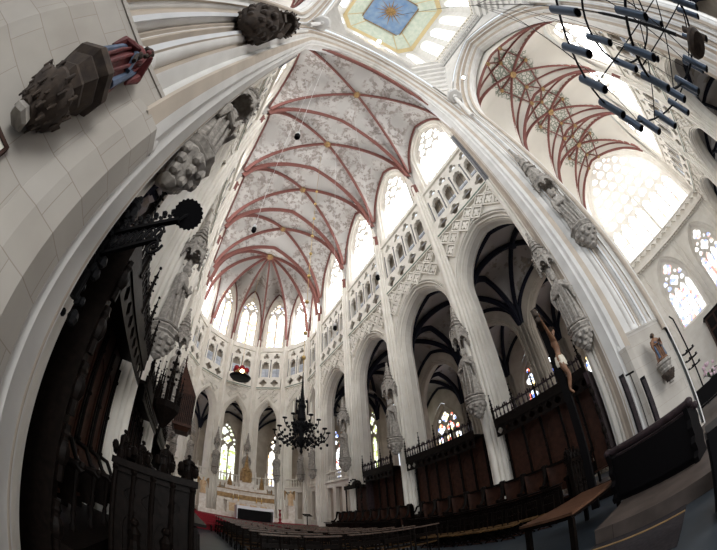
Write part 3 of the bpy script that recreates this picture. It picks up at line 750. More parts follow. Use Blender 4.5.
# aisle west of the transept, closing the dark arches
slab('wall_west_aisle','aisle_stone',-20.5,-20,-34,-10,0,17); slab('ceiling_west_aisle','aisle_vault_paint',-20,-13.3,-34,-11,16.2,16.6)
m=MB()
for i in range(3):
    ym=(TY[i]+TY[i+1])/2; z=make_vault(-20,-13.3,ym-3.26,ym+3.26,11.6,15.6,.5,.5)
    for sx in (-1,1):
        for sy in (-1,1): rib(m,z,(-16.65,ym),(-16.65+sx*3.3,ym+sy*3.2),.14,.26,12)
    vault_mesh(z,-20,-13.3,ym-3.27,ym+3.27,'ceiling_aisle','aisle_vault_paint',12)
m.build('trim_rib','blue_black_rib',None,True,S,40)
# masonry closing the space between the vault ends and the crossing arches
def closure(fx,z,side):
    m=MB(); m.grid(lambda i,j:fx(i,j),32,1); m.build('wall_crossing_'+side,'white_stone',None,False,S)
zt=make_vault(XW-.1,XE+.1,TY[1],TY[0],ZS,ZB,.45,.6); XA,XB_=XW-.1,XE+.1
closure(lambda i,j:(XA+(XB_-XA)*i,TY[0]+.02,(zt(XA+(XB_-XA)*i,TY[0])-.02)*(1-j)+34.7*j),zt,'south')
closure(lambda i,j:(XA+(XB_-XA)*i,2*YC-TY[0]-.02,(zt(XA+(XB_-XA)*i,TY[0])-.02)*(1-j)+34.7*j),zt,'north')
zc_=make_vault(XS[0],XS[1],YC-6.5,YC+6.5,ZS,ZB)
closure(lambda i,j:(XS[0]-.02,YC-6.5+13*i,(zc_(XS[0],YC-6.5+13*i)-.02)*(1-j)+34.7*j),zc_,'east')
m=MB()
for sy in (-1,1): rib(m,zc_,(XS[0]+.12,YC),(XS[0]+.12,YC+sy*6.3),.11,.3,22)
m.build('trim_rib','red_rib',None,True,S,40)
# grey-painted shafts where the choir vault meets the crossing pier
for sd in (-1,1):
    m=MB()
    for x,r in ((2.32,.11),(2.55,.09),(2.76,.11)): m.tube([(x,YC+sd*6.12,0),(x,YC+sd*6.12,ZS+.2)],r,10)
    m.prism([(2.15,YC+sd*6.2),(2.95,YC+sd*6.2),(2.95,YC+sd*7.6),(2.15,YC+sd*7.6)],0,ZS+.2); o=m.build('pillar','white_stone',None,True,S)
    m=MB()
    for x,r in ((2.32,.118),(2.55,.098),(2.76,.118)): m.tube([(x,YC+sd*6.12,15.9),(x,YC+sd*6.12,ZS-.3)],r,10)
    m.build('painted_band','grey_paint',o,True,S)
# ------------------------------------------------------------------ statues
def robed(m,h,seed=0,fx=0,staff=True,mitre=False):
    """standing robed figure facing +x, base at z=0"""
    rnd=random.Random(seed); k=rnd.choice((5,6,7)); ph=rnd.random()*6; s=h/2.0
    def md(q,z): 
        t=z/(1.55*s); f=1+.10*max(0,1-t*.7)*sin(k*q+ph+2.2*t)+.05*sin(11*q+ph)*(1-t*.6)
        return f
    pr=[(.30,0),(.33,.06),(.31,.3),(.27,.6),(.25,.85),(.235,1.0),(.25,1.15),(.27,1.3),(.27,1.42),(.22,1.52),(.10,1.60),(.075,1.66)]
    m.lathe([(a*s,z*s) for a,z in pr],(0,0,0),22,.72,1,md)
    m.lathe([(.34*s,-.015*s),(.36*s,.02*s),(.33*s,.05*s)],(0,0,0),12)
    # head with face, hair and beard
    hx=.035*s; m.ball((hx,0,1.79*s),.115*s,12,(.95,.82,1.18)); m.ball((hx-.03*s,0,1.82*s),.125*s,12,(.9,.95,1.05))
    m.ball((hx+.115*s,0,1.79*s),.022*s,6,(1,.8,1.6)); m.ball((hx+.08*s,0,1.70*s),.07*s,8,(.8,.8,1.1))
    for e in (-1,1): m.ball((hx+.095*s,e*.04*s,1.825*s),.016*s,6); m.ball((hx,e*.105*s,1.79*s),.022*s,6,(1,.5,1.4))
    if mitre: m.lathe([(.12*s,0),(.135*s,.1*s),(.08*s,.24*s),(.01*s,.32*s)],(hx-.02*s,0,1.87*s),12,.7,1)
    # arms: one forward holding, one across the chest, hanging cloth below the sleeves
    for e,(hx2,hy,hz) in ((1,(.30,.16,1.22 if not staff else 1.30)),(-1,(.26,-.06,1.10))):
        sh=(0,e*.235*s,1.44*s);el=(.06*s,e*.34*s,1.12*s);hd=(hx2*s,hy*s,hz*s)
        m.tube([sh,el,hd],[.085*s,.08*s,.05*s],8); m.ball(hd,.05*s,8,(1.1,.8,1)); m.tube([el,(.05*s,e*.33*s,.75*s)],[.085*s,.03*s],7)
    for i in range(5):
        q=-1.1+.5*i; m.tube([(.17*s*cos(q),.25*s*sin(q),1.3*s),(.24*s*cos(q*1.1),.28*s*sin(q*1.1),.75*s),(.27*s*cos(q*.8),.33*s*sin(q*.8),.05*s)],[.02*s,.03*s,.035*s],6)
def statue(loc,rz,h,label,bl,cl,mt='statue_stone',seed=0,ch=2.0,big=1,canopy=True,bracket=True,name='saint_statue'):
    t=T(name,label,'statue',loc,rz,None)
    m=MB(); robed(m,h,seed,mitre=seed%3==0); m.build('figure',mt,t,True)
    m=MB(); s=h/2
    if seed%2: m.tube([(.30*s,.17*s,.1*s),(.31*s,.17*s,1.95*s)],.018*s,6); m.ball((.31*s,.17*s,1.98*s),.05*s,8); m.build('staff',mt,t,True)
    else: m.box((.28*s,-.03*s,1.14*s),(.05*s,.20*s,.26*s),.2); m.build('book',mt,t)
    if bracket:
        b=T('statue_bracket',bl,'bracket',loc,rz); m=MB(); R=.37*big*s
        m.lathe([(R,-.07),(R*1.06,-.13),(R*.9,-.22),(R*.96,-.27),(R*.8,-.34)],(0,0,0),8,rot=PI/8)
        m.build('abacus',mt,b); m=MB()
        m.lathe([(R*.8,-.34),(R*.85,-.42),(R*.55,-.62*big),(R*.5,-.72*big),(R*.28,-.86*big),(R*.32,-.92*big),(.04,-1.02*big)],(0,0,0),24,mod=lambda q,z:1+.14*abs(sin(4*q+z*9)))
        for j in range(3):
            for i in range(9-2*j): q=2*PI*(i+.5*j)/(9-2*j); m.ball((R*(.80-.2*j)*cos(q),R*(.80-.2*j)*sin(q),-.46-.15*j*big),.075*big*s,7,(1,1,1.4))
        m.build('corbel',mt,b,True)
    if canopy:
        c=T('statue_canopy',cl,'canopy',(loc[0],loc[1],loc[2]+h*1.06+.05),rz); m=MB(); R=.33*big*s
        for i in range(6):
            q=2*PI*i/6+PI/6; q2=q+PI/3; a=Vector((R*cos(q),R*sin(q),0));d=Vector((R*cos(q2),R*sin(q2),0)); z0=0;z1=.42*big
            tt=(d-a).normalized(); l=(d-a).length; mid=(a+d)/2; o=Vector((mid.x,mid.y)).normalized()
            F=lambda u,v,w,mid=mid,tt=tt,o=o:(mid.x+tt.x*u+o.x*w,mid.y+tt.y*u+o.y*w,v)
            ap=arch(l*.7,0,.06*big,.26*big,4)
            m.plate(F,[(-l/2,0)]+ap+[(l/2,0),(l/2,z1),(0,z1+.2*big),(-l/2,z1)],[],-.03,.03)
            m.tube([(a.x,a.y,-.08),(a.x,a.y,z1+.1),(a.x*.97,a.y*.97,z1+.4*big)],[.04,.04,.008],6); m.ball((a.x,a.y,-.1),.05,6)
            m.ball((mid.x*1.08,mid.y*1.08,z1+.3*big),.055,6)
        m.lathe([(R*1.05,.36*big),(R*1.12,.42*big),(R*.95,.5*big)],(0,0,0),6,rot=PI/6)
        for i in range(18): q=2*PI*i/18; m.ball((R*1.08*cos(q),R*1.08*sin(q),.46*big),.04,5); m.ball((R*1.0*cos(q+.1),R*1.0*sin(q+.1),.02),.035,5)
        m.build('tabernacle',mt,c)
        m=MB(); hs=ch-.5*big
        m.lathe([(R*.85,.45*big),(R*.80,.5*big+hs*.2),(R*.66,.5*big+hs*.24),(R*.12,ch*.97),(.02,ch)],(0,0,0),6,rot=PI/6)
        for k_ in range(4): m.lathe([(R*(.8-.16*k_),.5*big+hs*(.3+.14*k_)),(R*(.84-.16*k_),.5*big+hs*(.31+.14*k_)),(R*(.78-.16*k_),.5*big+hs*(.325+.14*k_))],(0,0,0),6,rot=PI/6)
        for i in range(6):
            q=2*PI*i/6+PI/6
            for j in range(6):
                t_=j/6; r=R*.42*(1-t_)+.04; m.ball((r*cos(q),r*sin(q),.5*big+hs*(.33+.62*t_)),.05*big*(1-.4*t_),5)
            m.tube([(R*.66*cos(q),R*.66*sin(q),.45*big),(R*.62*cos(q),R*.62*sin(q),.5*big+hs*.42)],[.045,.006],5)
        m.ball((0,0,ch),.08,6); m.build('spire',mt,c)
    return t
ORD=['first','second','third','fourth','fifth','sixth']
# on the choir piers: three on each side plus one at each crossing pier, six round the apse
for sd,nm in ((-1,'south'),(1,'north')):
    for i in range(4):
        x=2.62 if i==0 else XS[i]; y=YC+sd*(HW-.36) if i else YC+sd*5.78
        w='choir side of the %s-east crossing pier'%nm if i==0 else '%s %s choir pier past the crossing'%(ORD[i-1],nm)
        at={0:'robed stone saint standing high on the %s',1:'grey stone saint on the %s',2:'weathered stone saint on the %s',3:'pale stone saint on the %s'}[i]%w
        statue((x,y,5.95),PI/2 if sd<0 else -PI/2,2.5,at,'carved leafy bracket under the saint on the '+w,'pinnacled stone canopy over the saint on the '+w,seed=i*2+(sd>0)+3,ch=2.1)
for k in range(0,8):
    a=APA[k]; p=AP[k]; w='apse pier, %s from the south side'%(ORD+['seventh','last'])[k]
    statue((p[0]-.36*cos(a),p[1]-.36*sin(a),5.95),a+PI,2.4,'slender stone saint on the '+w,'stone bracket under the saint on the '+w,'spired canopy over the saint on the '+w,seed=20+k,ch=1.9,big=.8)
# big figures on the inner faces of the crossing piers
for ox,oy,sx,sy,w,tone in ((XE,YN,1,1,'north-east','dark'),(XE,YS,1,-1,'south-east','brownish'),):
    x,y=ox+sx*.36,oy+sy*.16; rz=math.atan2(-sy,-sx)
    statue((x-sx*.12,y-sy*.12,9.3),rz,2.6,'%s stone saint high on the %s crossing pier above the plain block'%(tone,w),'large carved bracket high on the %s crossing pier'%w,'tall dark pinnacled canopy high on the %s crossing pier'%w,mt='dark_statue_stone' if sy>0 else 'statue_stone',seed=6 if sy>0 else 9,ch=4.2,big=1.15)
# low coloured figures with their own consoles
def poly_saint(loc,rz,h,label,bl,robe):
    t=T('painted_saint',label,'statue',loc,rz)
    m=MB(); robed(m,h,5,False); m.v=[(x*1.25,y*1.3,z) for x,y,z in m.v]; m.build('robe',robe,t,True)
    s=h/2; m=MB()
    for e in (-1,1): m.tube([(-.02,e*.26*s,1.5*s),(.12*s,e*.30*s,.9*s),(.2*s,e*.32*s,.15*s)],[.05*s,.08*s,.10*s],7)
    m.tube([(.16*s,-.2*s,1.3*s),(.28*s,0,1.05*s),(.24*s,.24*s,.7*s)],[.05*s,.08*s,.05*s],7); m.build('mantle','robe_blue',t,True)
    m=MB(); m.ball((.04*s,0,1.80*s),.15*s,12,(1,1,1.1))
    for i in range(10): q=2*PI*i/10; m.ball((.03*s+.12*s*cos(q),.13*s*sin(q),1.78*s+.04*s*sin(3*q)),.06*s,6)
    m.build('hair','dark_statue_stone',t,True)
    m=MB(); m.ball((.30*s,.02,1.1*s),.09*s,8); m.ball((.34*s,.1*s,1.25*s),.06*s,8); m.tube([(.3*s,0,1.05*s),(.36*s,.12*s,.8*s)],.05*s,6); m.build('child','dark_statue_stone',t,True)
    b=T('statue_console',bl,'bracket',loc,rz); m=MB(); R=.46*s*1.3
    m.lathe([(R,-.03),(R*1.05,-.06),(R*1.05,-.12),(R*.85,-.17),(R*.9,-.2),(R*.72,-.3),(R*.78,-.34),(R*.62,-.42)],(0,0,0),8,rot=PI/8); m.build('shelf','dark_statue_stone' if robe=='robe_red' else 'statue_stone',b)
    m=MB(); m.lathe([(R*.62,-.42),(R*.7,-.48),(R*.62,-.58),(R*.36,-.68),(R*.28,-.74)],(0,0,0),24,mod=lambda q,z:1+.22*abs(sin(3*q+z*8)))
    for j in range(4):
        for i in range(10):
            q=2*PI*(i+.5*j)/10; c_=(R*(.70-.10*j)*cos(q),R*(.70-.10*j)*sin(q),-.45-.075*j); m.ball(c_,.06*s,8,(1,1,1.3))
            m.tube([c_,(c_[0]*1.25,c_[1]*1.25,c_[2]+.02),(c_[0]*1.2,c_[1]*1.2,c_[2]-.06)],[.035*s,.03*s,.008],6)
    m.build('foliage','dark_statue_stone',b,True); m=MB(); m.lathe([(R*.28,-.82),(R*.36,-.79),(R*.30,-.74)],(0,0,0),6); m.build('foot_block','statue_stone',b)
poly_saint((.79,1.70,3.52),math.atan2(-1,-.8),.98,'dark painted saint in a red robe on the near plain stone block','wide moulded console with carved heads under the red-robed saint','robe_red')
poly_saint((XE+.36-.2,YS-.16+.2,3.10),math.atan2(1,-1),1.0,'small brown painted saint low on the pale block of the south-east crossing pier','small carved console low on the south-east crossing pier','flesh_wood')
# framed picture on the north-east pier block
t=T('framed_picture','brown framed paper notice low on the near plain stone pier','picture',(.835,1.815,2.42),math.atan2(-1,-1.03)+PI/2)
m=MB()
for a,b,w,h in ((0,.19,.34,.028),(0,-.19,.34,.028),(-.157,0,.028,.38),(.157,0,.028,.38)): m.box((a,.0,b),(w,.035,h))
m.build('frame','brown_oak',t); MB().box((0,.006,0),(.30,.012,.36)).build('sheet','paper',t)
# ------------------------------------------------------------------ choir stalls
def yy(s,d): return YC+s*d
def pinnacle(m,x,y,z,h,r=.05):
    m.lathe([(r,0),(r,h*.35),(r*1.4,h*.38),(r*.8,h*.42),(r*.5,h*.8),(.004,h)],(x,y,z),6)
    for j in range(3):
        for q in range(4): m.ball((x+r*(1.1-.25*j)*cos(q*PI/2),y+r*(1.1-.25*j)*sin(q*PI/2),z+h*(.48+.15*j)),r*.45,5)
    m.ball((x,y,z+h),r*.7,5)
def stall_bay(s,x0,x1,side,n_,west=False,east=False,ztop=4.35):
    w='%s side, %s bay from the crossing'%(side,ORD[n_])
    t=T('choir_stall',('dark carved canopied choir stalls with brown panelled backs, '+w),'choir stall',((x0+x1)/2,yy(s,6.2),0)); L=lambda x,d:(x-(x0+x1)/2,s*(d-6.2))
    def B(m,xa,xb,da,db,z0,z1): a=L(xa,da);b=L(xb,db); m.box(((a[0]+b[0])/2,(a[1]+b[1])/2,(z0+z1)/2),(abs(b[0]-a[0]),abs(b[1]-a[1]),z1-z0)); return m
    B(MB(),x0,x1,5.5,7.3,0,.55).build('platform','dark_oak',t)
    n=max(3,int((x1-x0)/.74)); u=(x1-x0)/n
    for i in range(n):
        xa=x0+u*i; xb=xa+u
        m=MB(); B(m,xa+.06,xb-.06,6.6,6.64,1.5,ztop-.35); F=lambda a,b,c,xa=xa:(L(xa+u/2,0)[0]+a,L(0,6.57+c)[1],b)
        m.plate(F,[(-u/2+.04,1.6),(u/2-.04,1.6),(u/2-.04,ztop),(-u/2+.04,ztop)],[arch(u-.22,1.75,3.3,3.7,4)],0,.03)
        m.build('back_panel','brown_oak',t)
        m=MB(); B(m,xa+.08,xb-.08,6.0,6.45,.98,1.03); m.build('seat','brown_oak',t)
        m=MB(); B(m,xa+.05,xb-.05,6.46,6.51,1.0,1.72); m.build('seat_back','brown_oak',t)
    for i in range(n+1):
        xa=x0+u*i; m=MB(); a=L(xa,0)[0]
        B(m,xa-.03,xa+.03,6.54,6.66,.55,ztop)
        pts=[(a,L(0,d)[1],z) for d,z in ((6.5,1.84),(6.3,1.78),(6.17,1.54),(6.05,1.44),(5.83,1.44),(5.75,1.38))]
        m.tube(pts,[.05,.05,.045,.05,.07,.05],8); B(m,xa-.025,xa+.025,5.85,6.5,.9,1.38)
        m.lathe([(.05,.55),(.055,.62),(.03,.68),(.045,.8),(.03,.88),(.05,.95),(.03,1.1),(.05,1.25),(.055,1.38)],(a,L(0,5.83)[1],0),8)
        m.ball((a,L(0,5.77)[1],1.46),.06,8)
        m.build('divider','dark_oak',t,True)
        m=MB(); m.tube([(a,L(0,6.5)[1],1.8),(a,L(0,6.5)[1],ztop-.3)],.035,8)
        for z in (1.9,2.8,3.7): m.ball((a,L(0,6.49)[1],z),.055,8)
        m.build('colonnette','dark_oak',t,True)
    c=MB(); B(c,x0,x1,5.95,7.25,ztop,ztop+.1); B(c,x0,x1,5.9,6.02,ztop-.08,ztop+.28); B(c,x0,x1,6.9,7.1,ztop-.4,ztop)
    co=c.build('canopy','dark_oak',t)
    m=MB()
    F=lambda a,b,cc:(a,L(0,5.93+cc)[1],b)
    k=int((x1-x0)/.36); g=(x1-x0)/k
    m.plate(F,[(-(x1-x0)/2,ztop-.5),((x1-x0)/2,ztop-.5),((x1-x0)/2,ztop-.05),(-(x1-x0)/2,ztop-.05)],[foil(-(x1-x0)/2+g*(i+.5),ztop-.27,.14,4,0,10,.35) for i in range(k)],0,.03)
    m.build('fascia_tracery','dark_oak',co)
    m=MB(); k=int((x1-x0)/.19)
    for i in range(k+1):
        a=-(x1-x0)/2+(x1-x0)*i/k; y=L(0,5.95)[1]
        m.lathe([(.03,0),(.045,.08),(.02,.2),(.04,.33),(.05,.38),(.012,.46),(.0,.56)],(a,y,ztop+.28),6)
    m.bar((-(x1-x0)/2,L(0,5.95)[1],ztop+.62),((x1-x0)/2,L(0,5.95)[1],ztop+.62),.05,.06)
    for i in range(k):
        if i%2==0: a=-(x1-x0)/2+(x1-x0)*(i+.5)/k; m.ball((a,L(0,5.95)[1],ztop+.72),.05,6,(1,.6,1.5))
    m.build('balustrade','purple_oak' if s<0 else 'dark_oak',t,True)
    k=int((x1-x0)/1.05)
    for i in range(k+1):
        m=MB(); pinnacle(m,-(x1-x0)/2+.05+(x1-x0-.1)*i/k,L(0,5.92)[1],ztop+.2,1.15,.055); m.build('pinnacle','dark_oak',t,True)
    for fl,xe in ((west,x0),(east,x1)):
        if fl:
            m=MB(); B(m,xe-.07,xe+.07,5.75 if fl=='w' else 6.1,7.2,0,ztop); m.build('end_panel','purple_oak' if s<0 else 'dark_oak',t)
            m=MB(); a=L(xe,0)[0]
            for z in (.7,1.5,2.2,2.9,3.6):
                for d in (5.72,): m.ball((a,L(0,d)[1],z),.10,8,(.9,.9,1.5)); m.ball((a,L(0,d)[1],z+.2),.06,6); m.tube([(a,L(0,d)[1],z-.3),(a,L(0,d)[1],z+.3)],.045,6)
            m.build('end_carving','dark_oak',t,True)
    return t
for s,side in ((-1,'south'),(1,'north')):
    stall_bay(s,3.08,7.35,side,0,west='w')
    stall_bay(s,8.55,13.2,side,1)
    stall_bay(s,14.45,17.6 if s<0 else 19.0,side,2,east='e')
# front rows with low curved backs and a bookrest in front
def front_row(s,x0,x1,side,lab):
    t=T('front_stall_row',lab,'choir stall',((x0+x1)/2,yy(s,5.0)+(.17 if s>0 else 0),0)); c=(x0+x1)/2; L=lambda d:s*(d-5.0)
    h=(x1-x0)
    def B(m,xa,xb,da,db,z0,z1): m.box(((xa+xb)/2-c,(L(da)+L(db))/2,(z0+z1)/2),(abs(xb-xa),abs(db-da),z1-z0)); return m
    B(MB(),x0,x1,4.6,5.3,0,.2).build('platform','dark_oak',t)
    n=int(h/.78);u=h/n
    for i in range(n):
        xa=x0+u*i; m=MB(); pts=[]
        def fn(a,b,xa=xa): q=PI*a; return (xa+u*.5-c-cos(q)*u*.44,L(4.98+.16*sin(q)),.9+b*(.92+.10*sin(q)))
        m.grid(fn,8,3); m.grid(lambda a,b:(fn(a,b)[0],fn(a,b)[1]+s*.03,fn(a,b)[2]),8,3); m.build('seat_back','brown_oak',t,True)
        m=MB(); B(m,xa+.05,xa+u-.05,4.72,5.1,.62,.67); m.build('seat','brown_oak',t)
    for i in range(n+1):
        xa=x0+u*i-c; m=MB(); m.tube([(xa,L(5.1),1.92),(xa,L(4.92),1.86),(xa,L(4.86),1.5),(xa,L(4.7),1.28),(xa,L(4.5),1.25)],[.07,.08,.05,.06,.07],8)
        m.box((xa,L(4.8),.75),(.05,.5,1.0)); m.ball((xa,L(4.95),1.92),.09,8,(1.3,1,.7)); m.build('divider','dark_oak',t,True)
    m=MB(); m.bar((-h/2,L(5.12),1.88),(h/2,L(5.12),1.88),.16,.07); m.bar((-h/2,L(5.22),1.62),(h/2,L(5.22),1.62),.03,.5); m.build('top_rail','dark_oak',t)
    m=MB(); B(m,x0,x1,4.10,4.16,0,1.12); m.bar((-h/2,L(4.12),1.17),(h/2,L(4.12),1.17),.28,.05)
    for i in range(int(h/.6)): m.box((-h/2+.3+i*.6,L(4.08),.62),(.42,.03,.8))
    m.build('bookrest','dark_oak',t)
    return t
front_row(-1,4.25,11.2,'south','low front row of curved brown seats along the south choir stalls, crossing half')
front_row(-1,12.1,19.4,'south','low front row of curved brown seats along the south choir stalls, altar half')
front_row(1,4.6,11.2,'north','low front row of dark seats along the north choir stalls, crossing half')
front_row(1,12.1,19.4,'north','low front row of dark seats along the north choir stalls, altar half')
# carved front end of the north stalls, with little figures along its top
def carved_end(x,s,label,mt='dark_oak'):
    t=T('carved_stall_end',label,'stall end',(x,yy(s,4.87),0)); F=lambda u,v,w:(w,u,v)
    m=MB(); m.box((.06,0,.85),(.10,1.0,1.7)); m.build('panel',mt,t)
    m=MB(); m.plate(F,[(-.44,.2),(.44,.2),(.44,1.55),(-.44,1.55)],[arch(.30,.35,.9,1.15,5,-.2),arch(.30,.35,.9,1.15,5,.2),foil(0,1.32,.13,4),foil(-.28,1.36,.08,4),foil(.28,1.36,.08,4)],-.04,0)
    for u in (-.2,.2):
        m.lathe([(.10,.38),(.09,.6),(.07,.75),(.09,.85),(.03,.95)],(-.03,u,0),10); m.ball((-.05,u,1.0),.06,8)
    m.build('tracery','dark_oak',t)
    m=MB()
    for u in (-.5,-.25,0,.25,.5): m.tube([(-.03,u,.1),(-.03,u,1.66)],.035,8); m.ball((-.04,u,1.66),.05,6)
    m.bar((.04,-.56,1.74),(.04,.56,1.74),.24,.09); m.bar((.04,-.54,1.64),(.04,.54,1.64),.18,.05); m.build('cornice',mt,t,True)
    for i,u in enumerate((-.42,-.12,.2,.46)):
        m=MB(); b=MB(); robed(b,.36+.06*(i%2),40+i,False); cs=math.cos(PI+.5*i);sn=math.sin(PI+.5*i)
        m.add([(a*cs*1.3-y*sn*1.3+.04,a*sn*1.3+y*cs*1.3+u,z+1.78) for a,y,z in b.v],b.f)
        for j in range(6): q=j*1.05; m.ball((.04+.09*cos(q),u+.11*sin(q),1.84+.05*(j%3)),.05,6,(1,1,1.5))
        m.build('carved_figure',mt,t,True)
carved_end(4.15,1,'black-brown carved stall end with small figures on top before the north stalls')
carved_end(3.95,-1,'dark carved stall end at the near end of the south front row')
# wrought-iron crane arm with a scalloped disc lamp
t=T('iron_crane','black wrought-iron bracket arm projecting from the north stalls beside the crossing pier','bracket',(2.5,1.42,3.72))
e=Vector((-.45,-.78,.05)); m=MB()
m.bar((0,0,-.02),e,.05,.05); m.bar((0,0,-.34),e*.86+Vector((0,0,-.26)),.04,.04); m.tube([(0,0,-.9),(0,0,.45)],.045,8); m.ball((0,0,.5),.12,8); m.build('arm','black_iron',t)
m=MB()
for i in range(7):
    p=e*(.06+i*.125)+Vector((0,0,-.16)); 
    for k in range(2):
        pts=[p+e.normalized()*(.055*cos(q)*(1-k*.45))+Vector((0,0,.10*sin(q)*(1-k*.45))) for q in [2*PI*j/12 for j in range(12)]]
        m.tube(pts,.013,5,True)
    q=e*(.1+i*.125)+Vector((0,0,.04)); m.tube([q,q+Vector((0,0,.12))],[.02,.01],5); m.ball(q+Vector((0,0,.13)),.035,6); m.ball(q+Vector((0,0,.07))+e.normalized()*.03,.02,5); m.ball(q+Vector((0,0,.07))-e.normalized()*.03,.02,5)
pp=e*.86+Vector((0,0,-.36)); m.tube([pp+e.normalized()*(.10*(1-j/18)*cos(j*.6))+Vector((0,0,-.10*(1-j/18)*sin(j*.6))) for j in range(16)],.014,5)
m.build('scrollwork','black_iron',t)
m=MB(); rnd=random.Random(3)
for i in range(46):
    a=Vector((rnd.uniform(-.08,.08),rnd.uniform(-.1,.1),rnd.uniform(-1.1,.6))); m.ball(a,rnd.uniform(.03,.07),6,(1,1,1.5))
m.build('carved_crest','black_iron',t); m=MB(); m.tube([(0,0,-.45),(-.22,.0,-.42)],.035,8); m.build('side_rod','black_iron',t)
c=e+Vector((-.02,-.06,.10))
t=T('scalloped_disc','flat black scalloped metal disc hanging at the tip of the iron arm','lamp plate',Vector((2.5,1.42,3.72))+c)
n=64; m=MB(); ax=Vector((.62,.20,.76)).normalized(); u=ax.cross(Vector((0,0,1))).normalized(); w=ax.cross(u)
rim=[.15*(1+.055*cos(20*2*PI*i/n)) for i in range(n)]
vs=[(u*cos(2*PI*i/n)+w*sin(2*PI*i/n))*rim[i]+ax*o for o in (-.012,.012) for i in range(n)]
m.add(vs,[tuple(range(n)),tuple(range(n,2*n))]+[(i,(i+1)%n,n+(i+1)%n,n+i) for i in range(n)]); m.build('plate','black_iron',t)
m=MB(); m.tube([ax*.012,-c*.0+ax*.05],.02,6); m.tube([(0,0,0),(.02,.06,-.1)],.015,6); m.build('stem','black_iron',t)
# organ-like brown case on the north side, openwork throne canopy beside it
t=T('wooden_wall_case','brown slatted wooden case with a pointed lid high on the north choir wall','case',(17.0,.55,5.4))
m=MB(); m.box((0,0,.9),(1.5,.9,1.7)); m.box((0,0,.02),(1.7,1.05,.14)); m.box((0,0,-.15),(1.2,.7,.25),taper=1.3); m.build('body','brown_oak',t)
m=MB(); 
for i in range(9): m.tube([(-.78,-.4+i*.1,.12),(-.78,-.4+i*.1,1.7)],.022,6); m.tube([(-.65+i*.16,-.47,.12),(-.65+i*.16,-.47,1.7)],.022,6)
m.build('slatting','dark_oak',t); m=MB(); m.add([(-.8,-.5,1.75),(.8,-.5,1.75),(.8,.5,1.75),(-.8,.5,1.75),(.6,.45,3.6),(-.6,.45,3.6)],[(0,1,4,5),(1,2,4),(0,5,3),(2,3,5,4),(0,3,2,1)]); pinnacle(m,-.6,.45,3.5,.6); pinnacle(m,.6,.45,3.5,.6); m.build('lid','brown_oak',t)
t=T('throne_canopy','dark openwork canopy of thin pinnacles rising from the north stalls','canopy',(9.3,.88,3.95))
m=MB(); m.lathe([(.06,-.5),(.3,-.1),(.36,0),(.42,.1),(.42,.3),(.3,.34)],(0,0,0),8); m.build('base','dark_oak',t)
for i in range(8):
    q=2*PI*i/8; m=MB(); pinnacle(m,.38*cos(q),.38*sin(q),.25,1.0+.25*(i%2),.045); m.build('pinnacle','dark_oak',t,True)
m=MB(); pinnacle(m,0,0,.3,1.75,.12); m.build('pinnacle','dark_oak',t,True)
# ------------------------------------------------------------------ stone choir screens in the fourth bay and the apse
def screen(F,b,label):
    t=T('choir_screen',label,'screen',F(0,0,0)); o=Vector(F(0,0,0)); G=lambda u,v,d:tuple(Vector(F(u,v,d))-o)
    m=MB(); hs=[]; n=3 if b>4 else 2; w=(b-.3)/n
    for i in range(n): c=-b/2+.15+w*(i+.5); hs.append([(c-w*.34,1.3),(c+w*.34,1.3),(c+w*.34,4.2),(c-w*.34,4.2)])
    m.plate(G,[(-b/2,0),(b/2,0),(b/2,4.7),(-b/2,4.7)],hs,.0,.35); m.build('panel_wall','white_stone',t)
    m=MB(); m.bar(G(-b/2,4.72,.15),G(b/2,4.72,.15),.5,.16); m.bar(G(-b/2,5.62,.15),G(b/2,5.62,.15),.24,.12)
    k=int(b/.32)
    for i in range(k):
        c=-b/2+b*(i+.5)/k; p=G(c,4.78,.15); m.lathe([(.06,0),(.09,.12),(.05,.3),(.09,.5),(.05,.7),(.08,.8)],p,6)
        if i%3==0: p=G(c,5.68,.15); m.lathe([(.09,0),(.07,.15),(.03,.4),(.06,.45),(.0,.6)],p,6)
    m.build('balustrade','white_stone',t,True)
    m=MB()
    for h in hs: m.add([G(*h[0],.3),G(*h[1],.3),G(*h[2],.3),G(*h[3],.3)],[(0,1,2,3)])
    m.build('opening_shade','aisle_stone',t)  # sheet in darker stone colour standing for the shade inside the openings
for sd,nm in ((-1,'south'),(1,'north')): screen(frame((22.7,YC+sd*6.75),(1,0),(0,sd)),5.0,'pale stone screen with balustrade filling the last straight bay, %s side'%nm)
for k in range(7):
    a=(APA[k]+APA[k+1])/2; p,q=AP[k],AP[k+1]; hwid=math.hypot(q[0]-p[0],q[1]-p[1]); t_=((q[0]-p[0])/hwid,(q[1]-p[1])/hwid)
    screen(frame(((p[0]+q[0])/2+cos(a)*.5,(p[1]+q[1])/2+sin(a)*.5),t_,(cos(a),sin(a))),hwid-.7,'pale stone screen with balustrade in the %s apse arch from the south'%(ORD+['seventh'])[k])
# ------------------------------------------------------------------ sanctuary
slab('floor_sanctuary','red_carpet',18.6,33.2,-9.2,.3,0,.45); slab('floor_altar_step','red_carpet',19.1,33.0,-8.7,-.3,.45,.72); slab('floor_altar_step','red_carpet',19.6,32.8,-8.2,-.8,.72,.95)
slab('floor_high_altar_step','white_marble',23.6,32.4,-8.0,-1.0,.95,1.3)
t=T('high_altar','pale marble and gold high altar with a stepped reredos at the head of the choir','altar',(25.4,-4.8,1.3))
m=MB(); m.box((0,0,.5),(.9,3.2,1.0)); m.box((0,0,1.04),(1.05,3.5,.09)); m.build('altar_table','white_marble',t)
m=MB()
for i in range(4): m.box((-.47,-1.2+i*.8,.5),(.06,.5,.7)); 
m.build('gilt_panel','warm_marble',t)
m=MB(); m.box((.75,0,1.0),(.5,4.6,2.0)); m.box((.75,0,2.1),(.4,3.4,.5)); m.box((.75,0,2.45),(.6,1.1,.9)); m.build('reredos','white_marble',t)
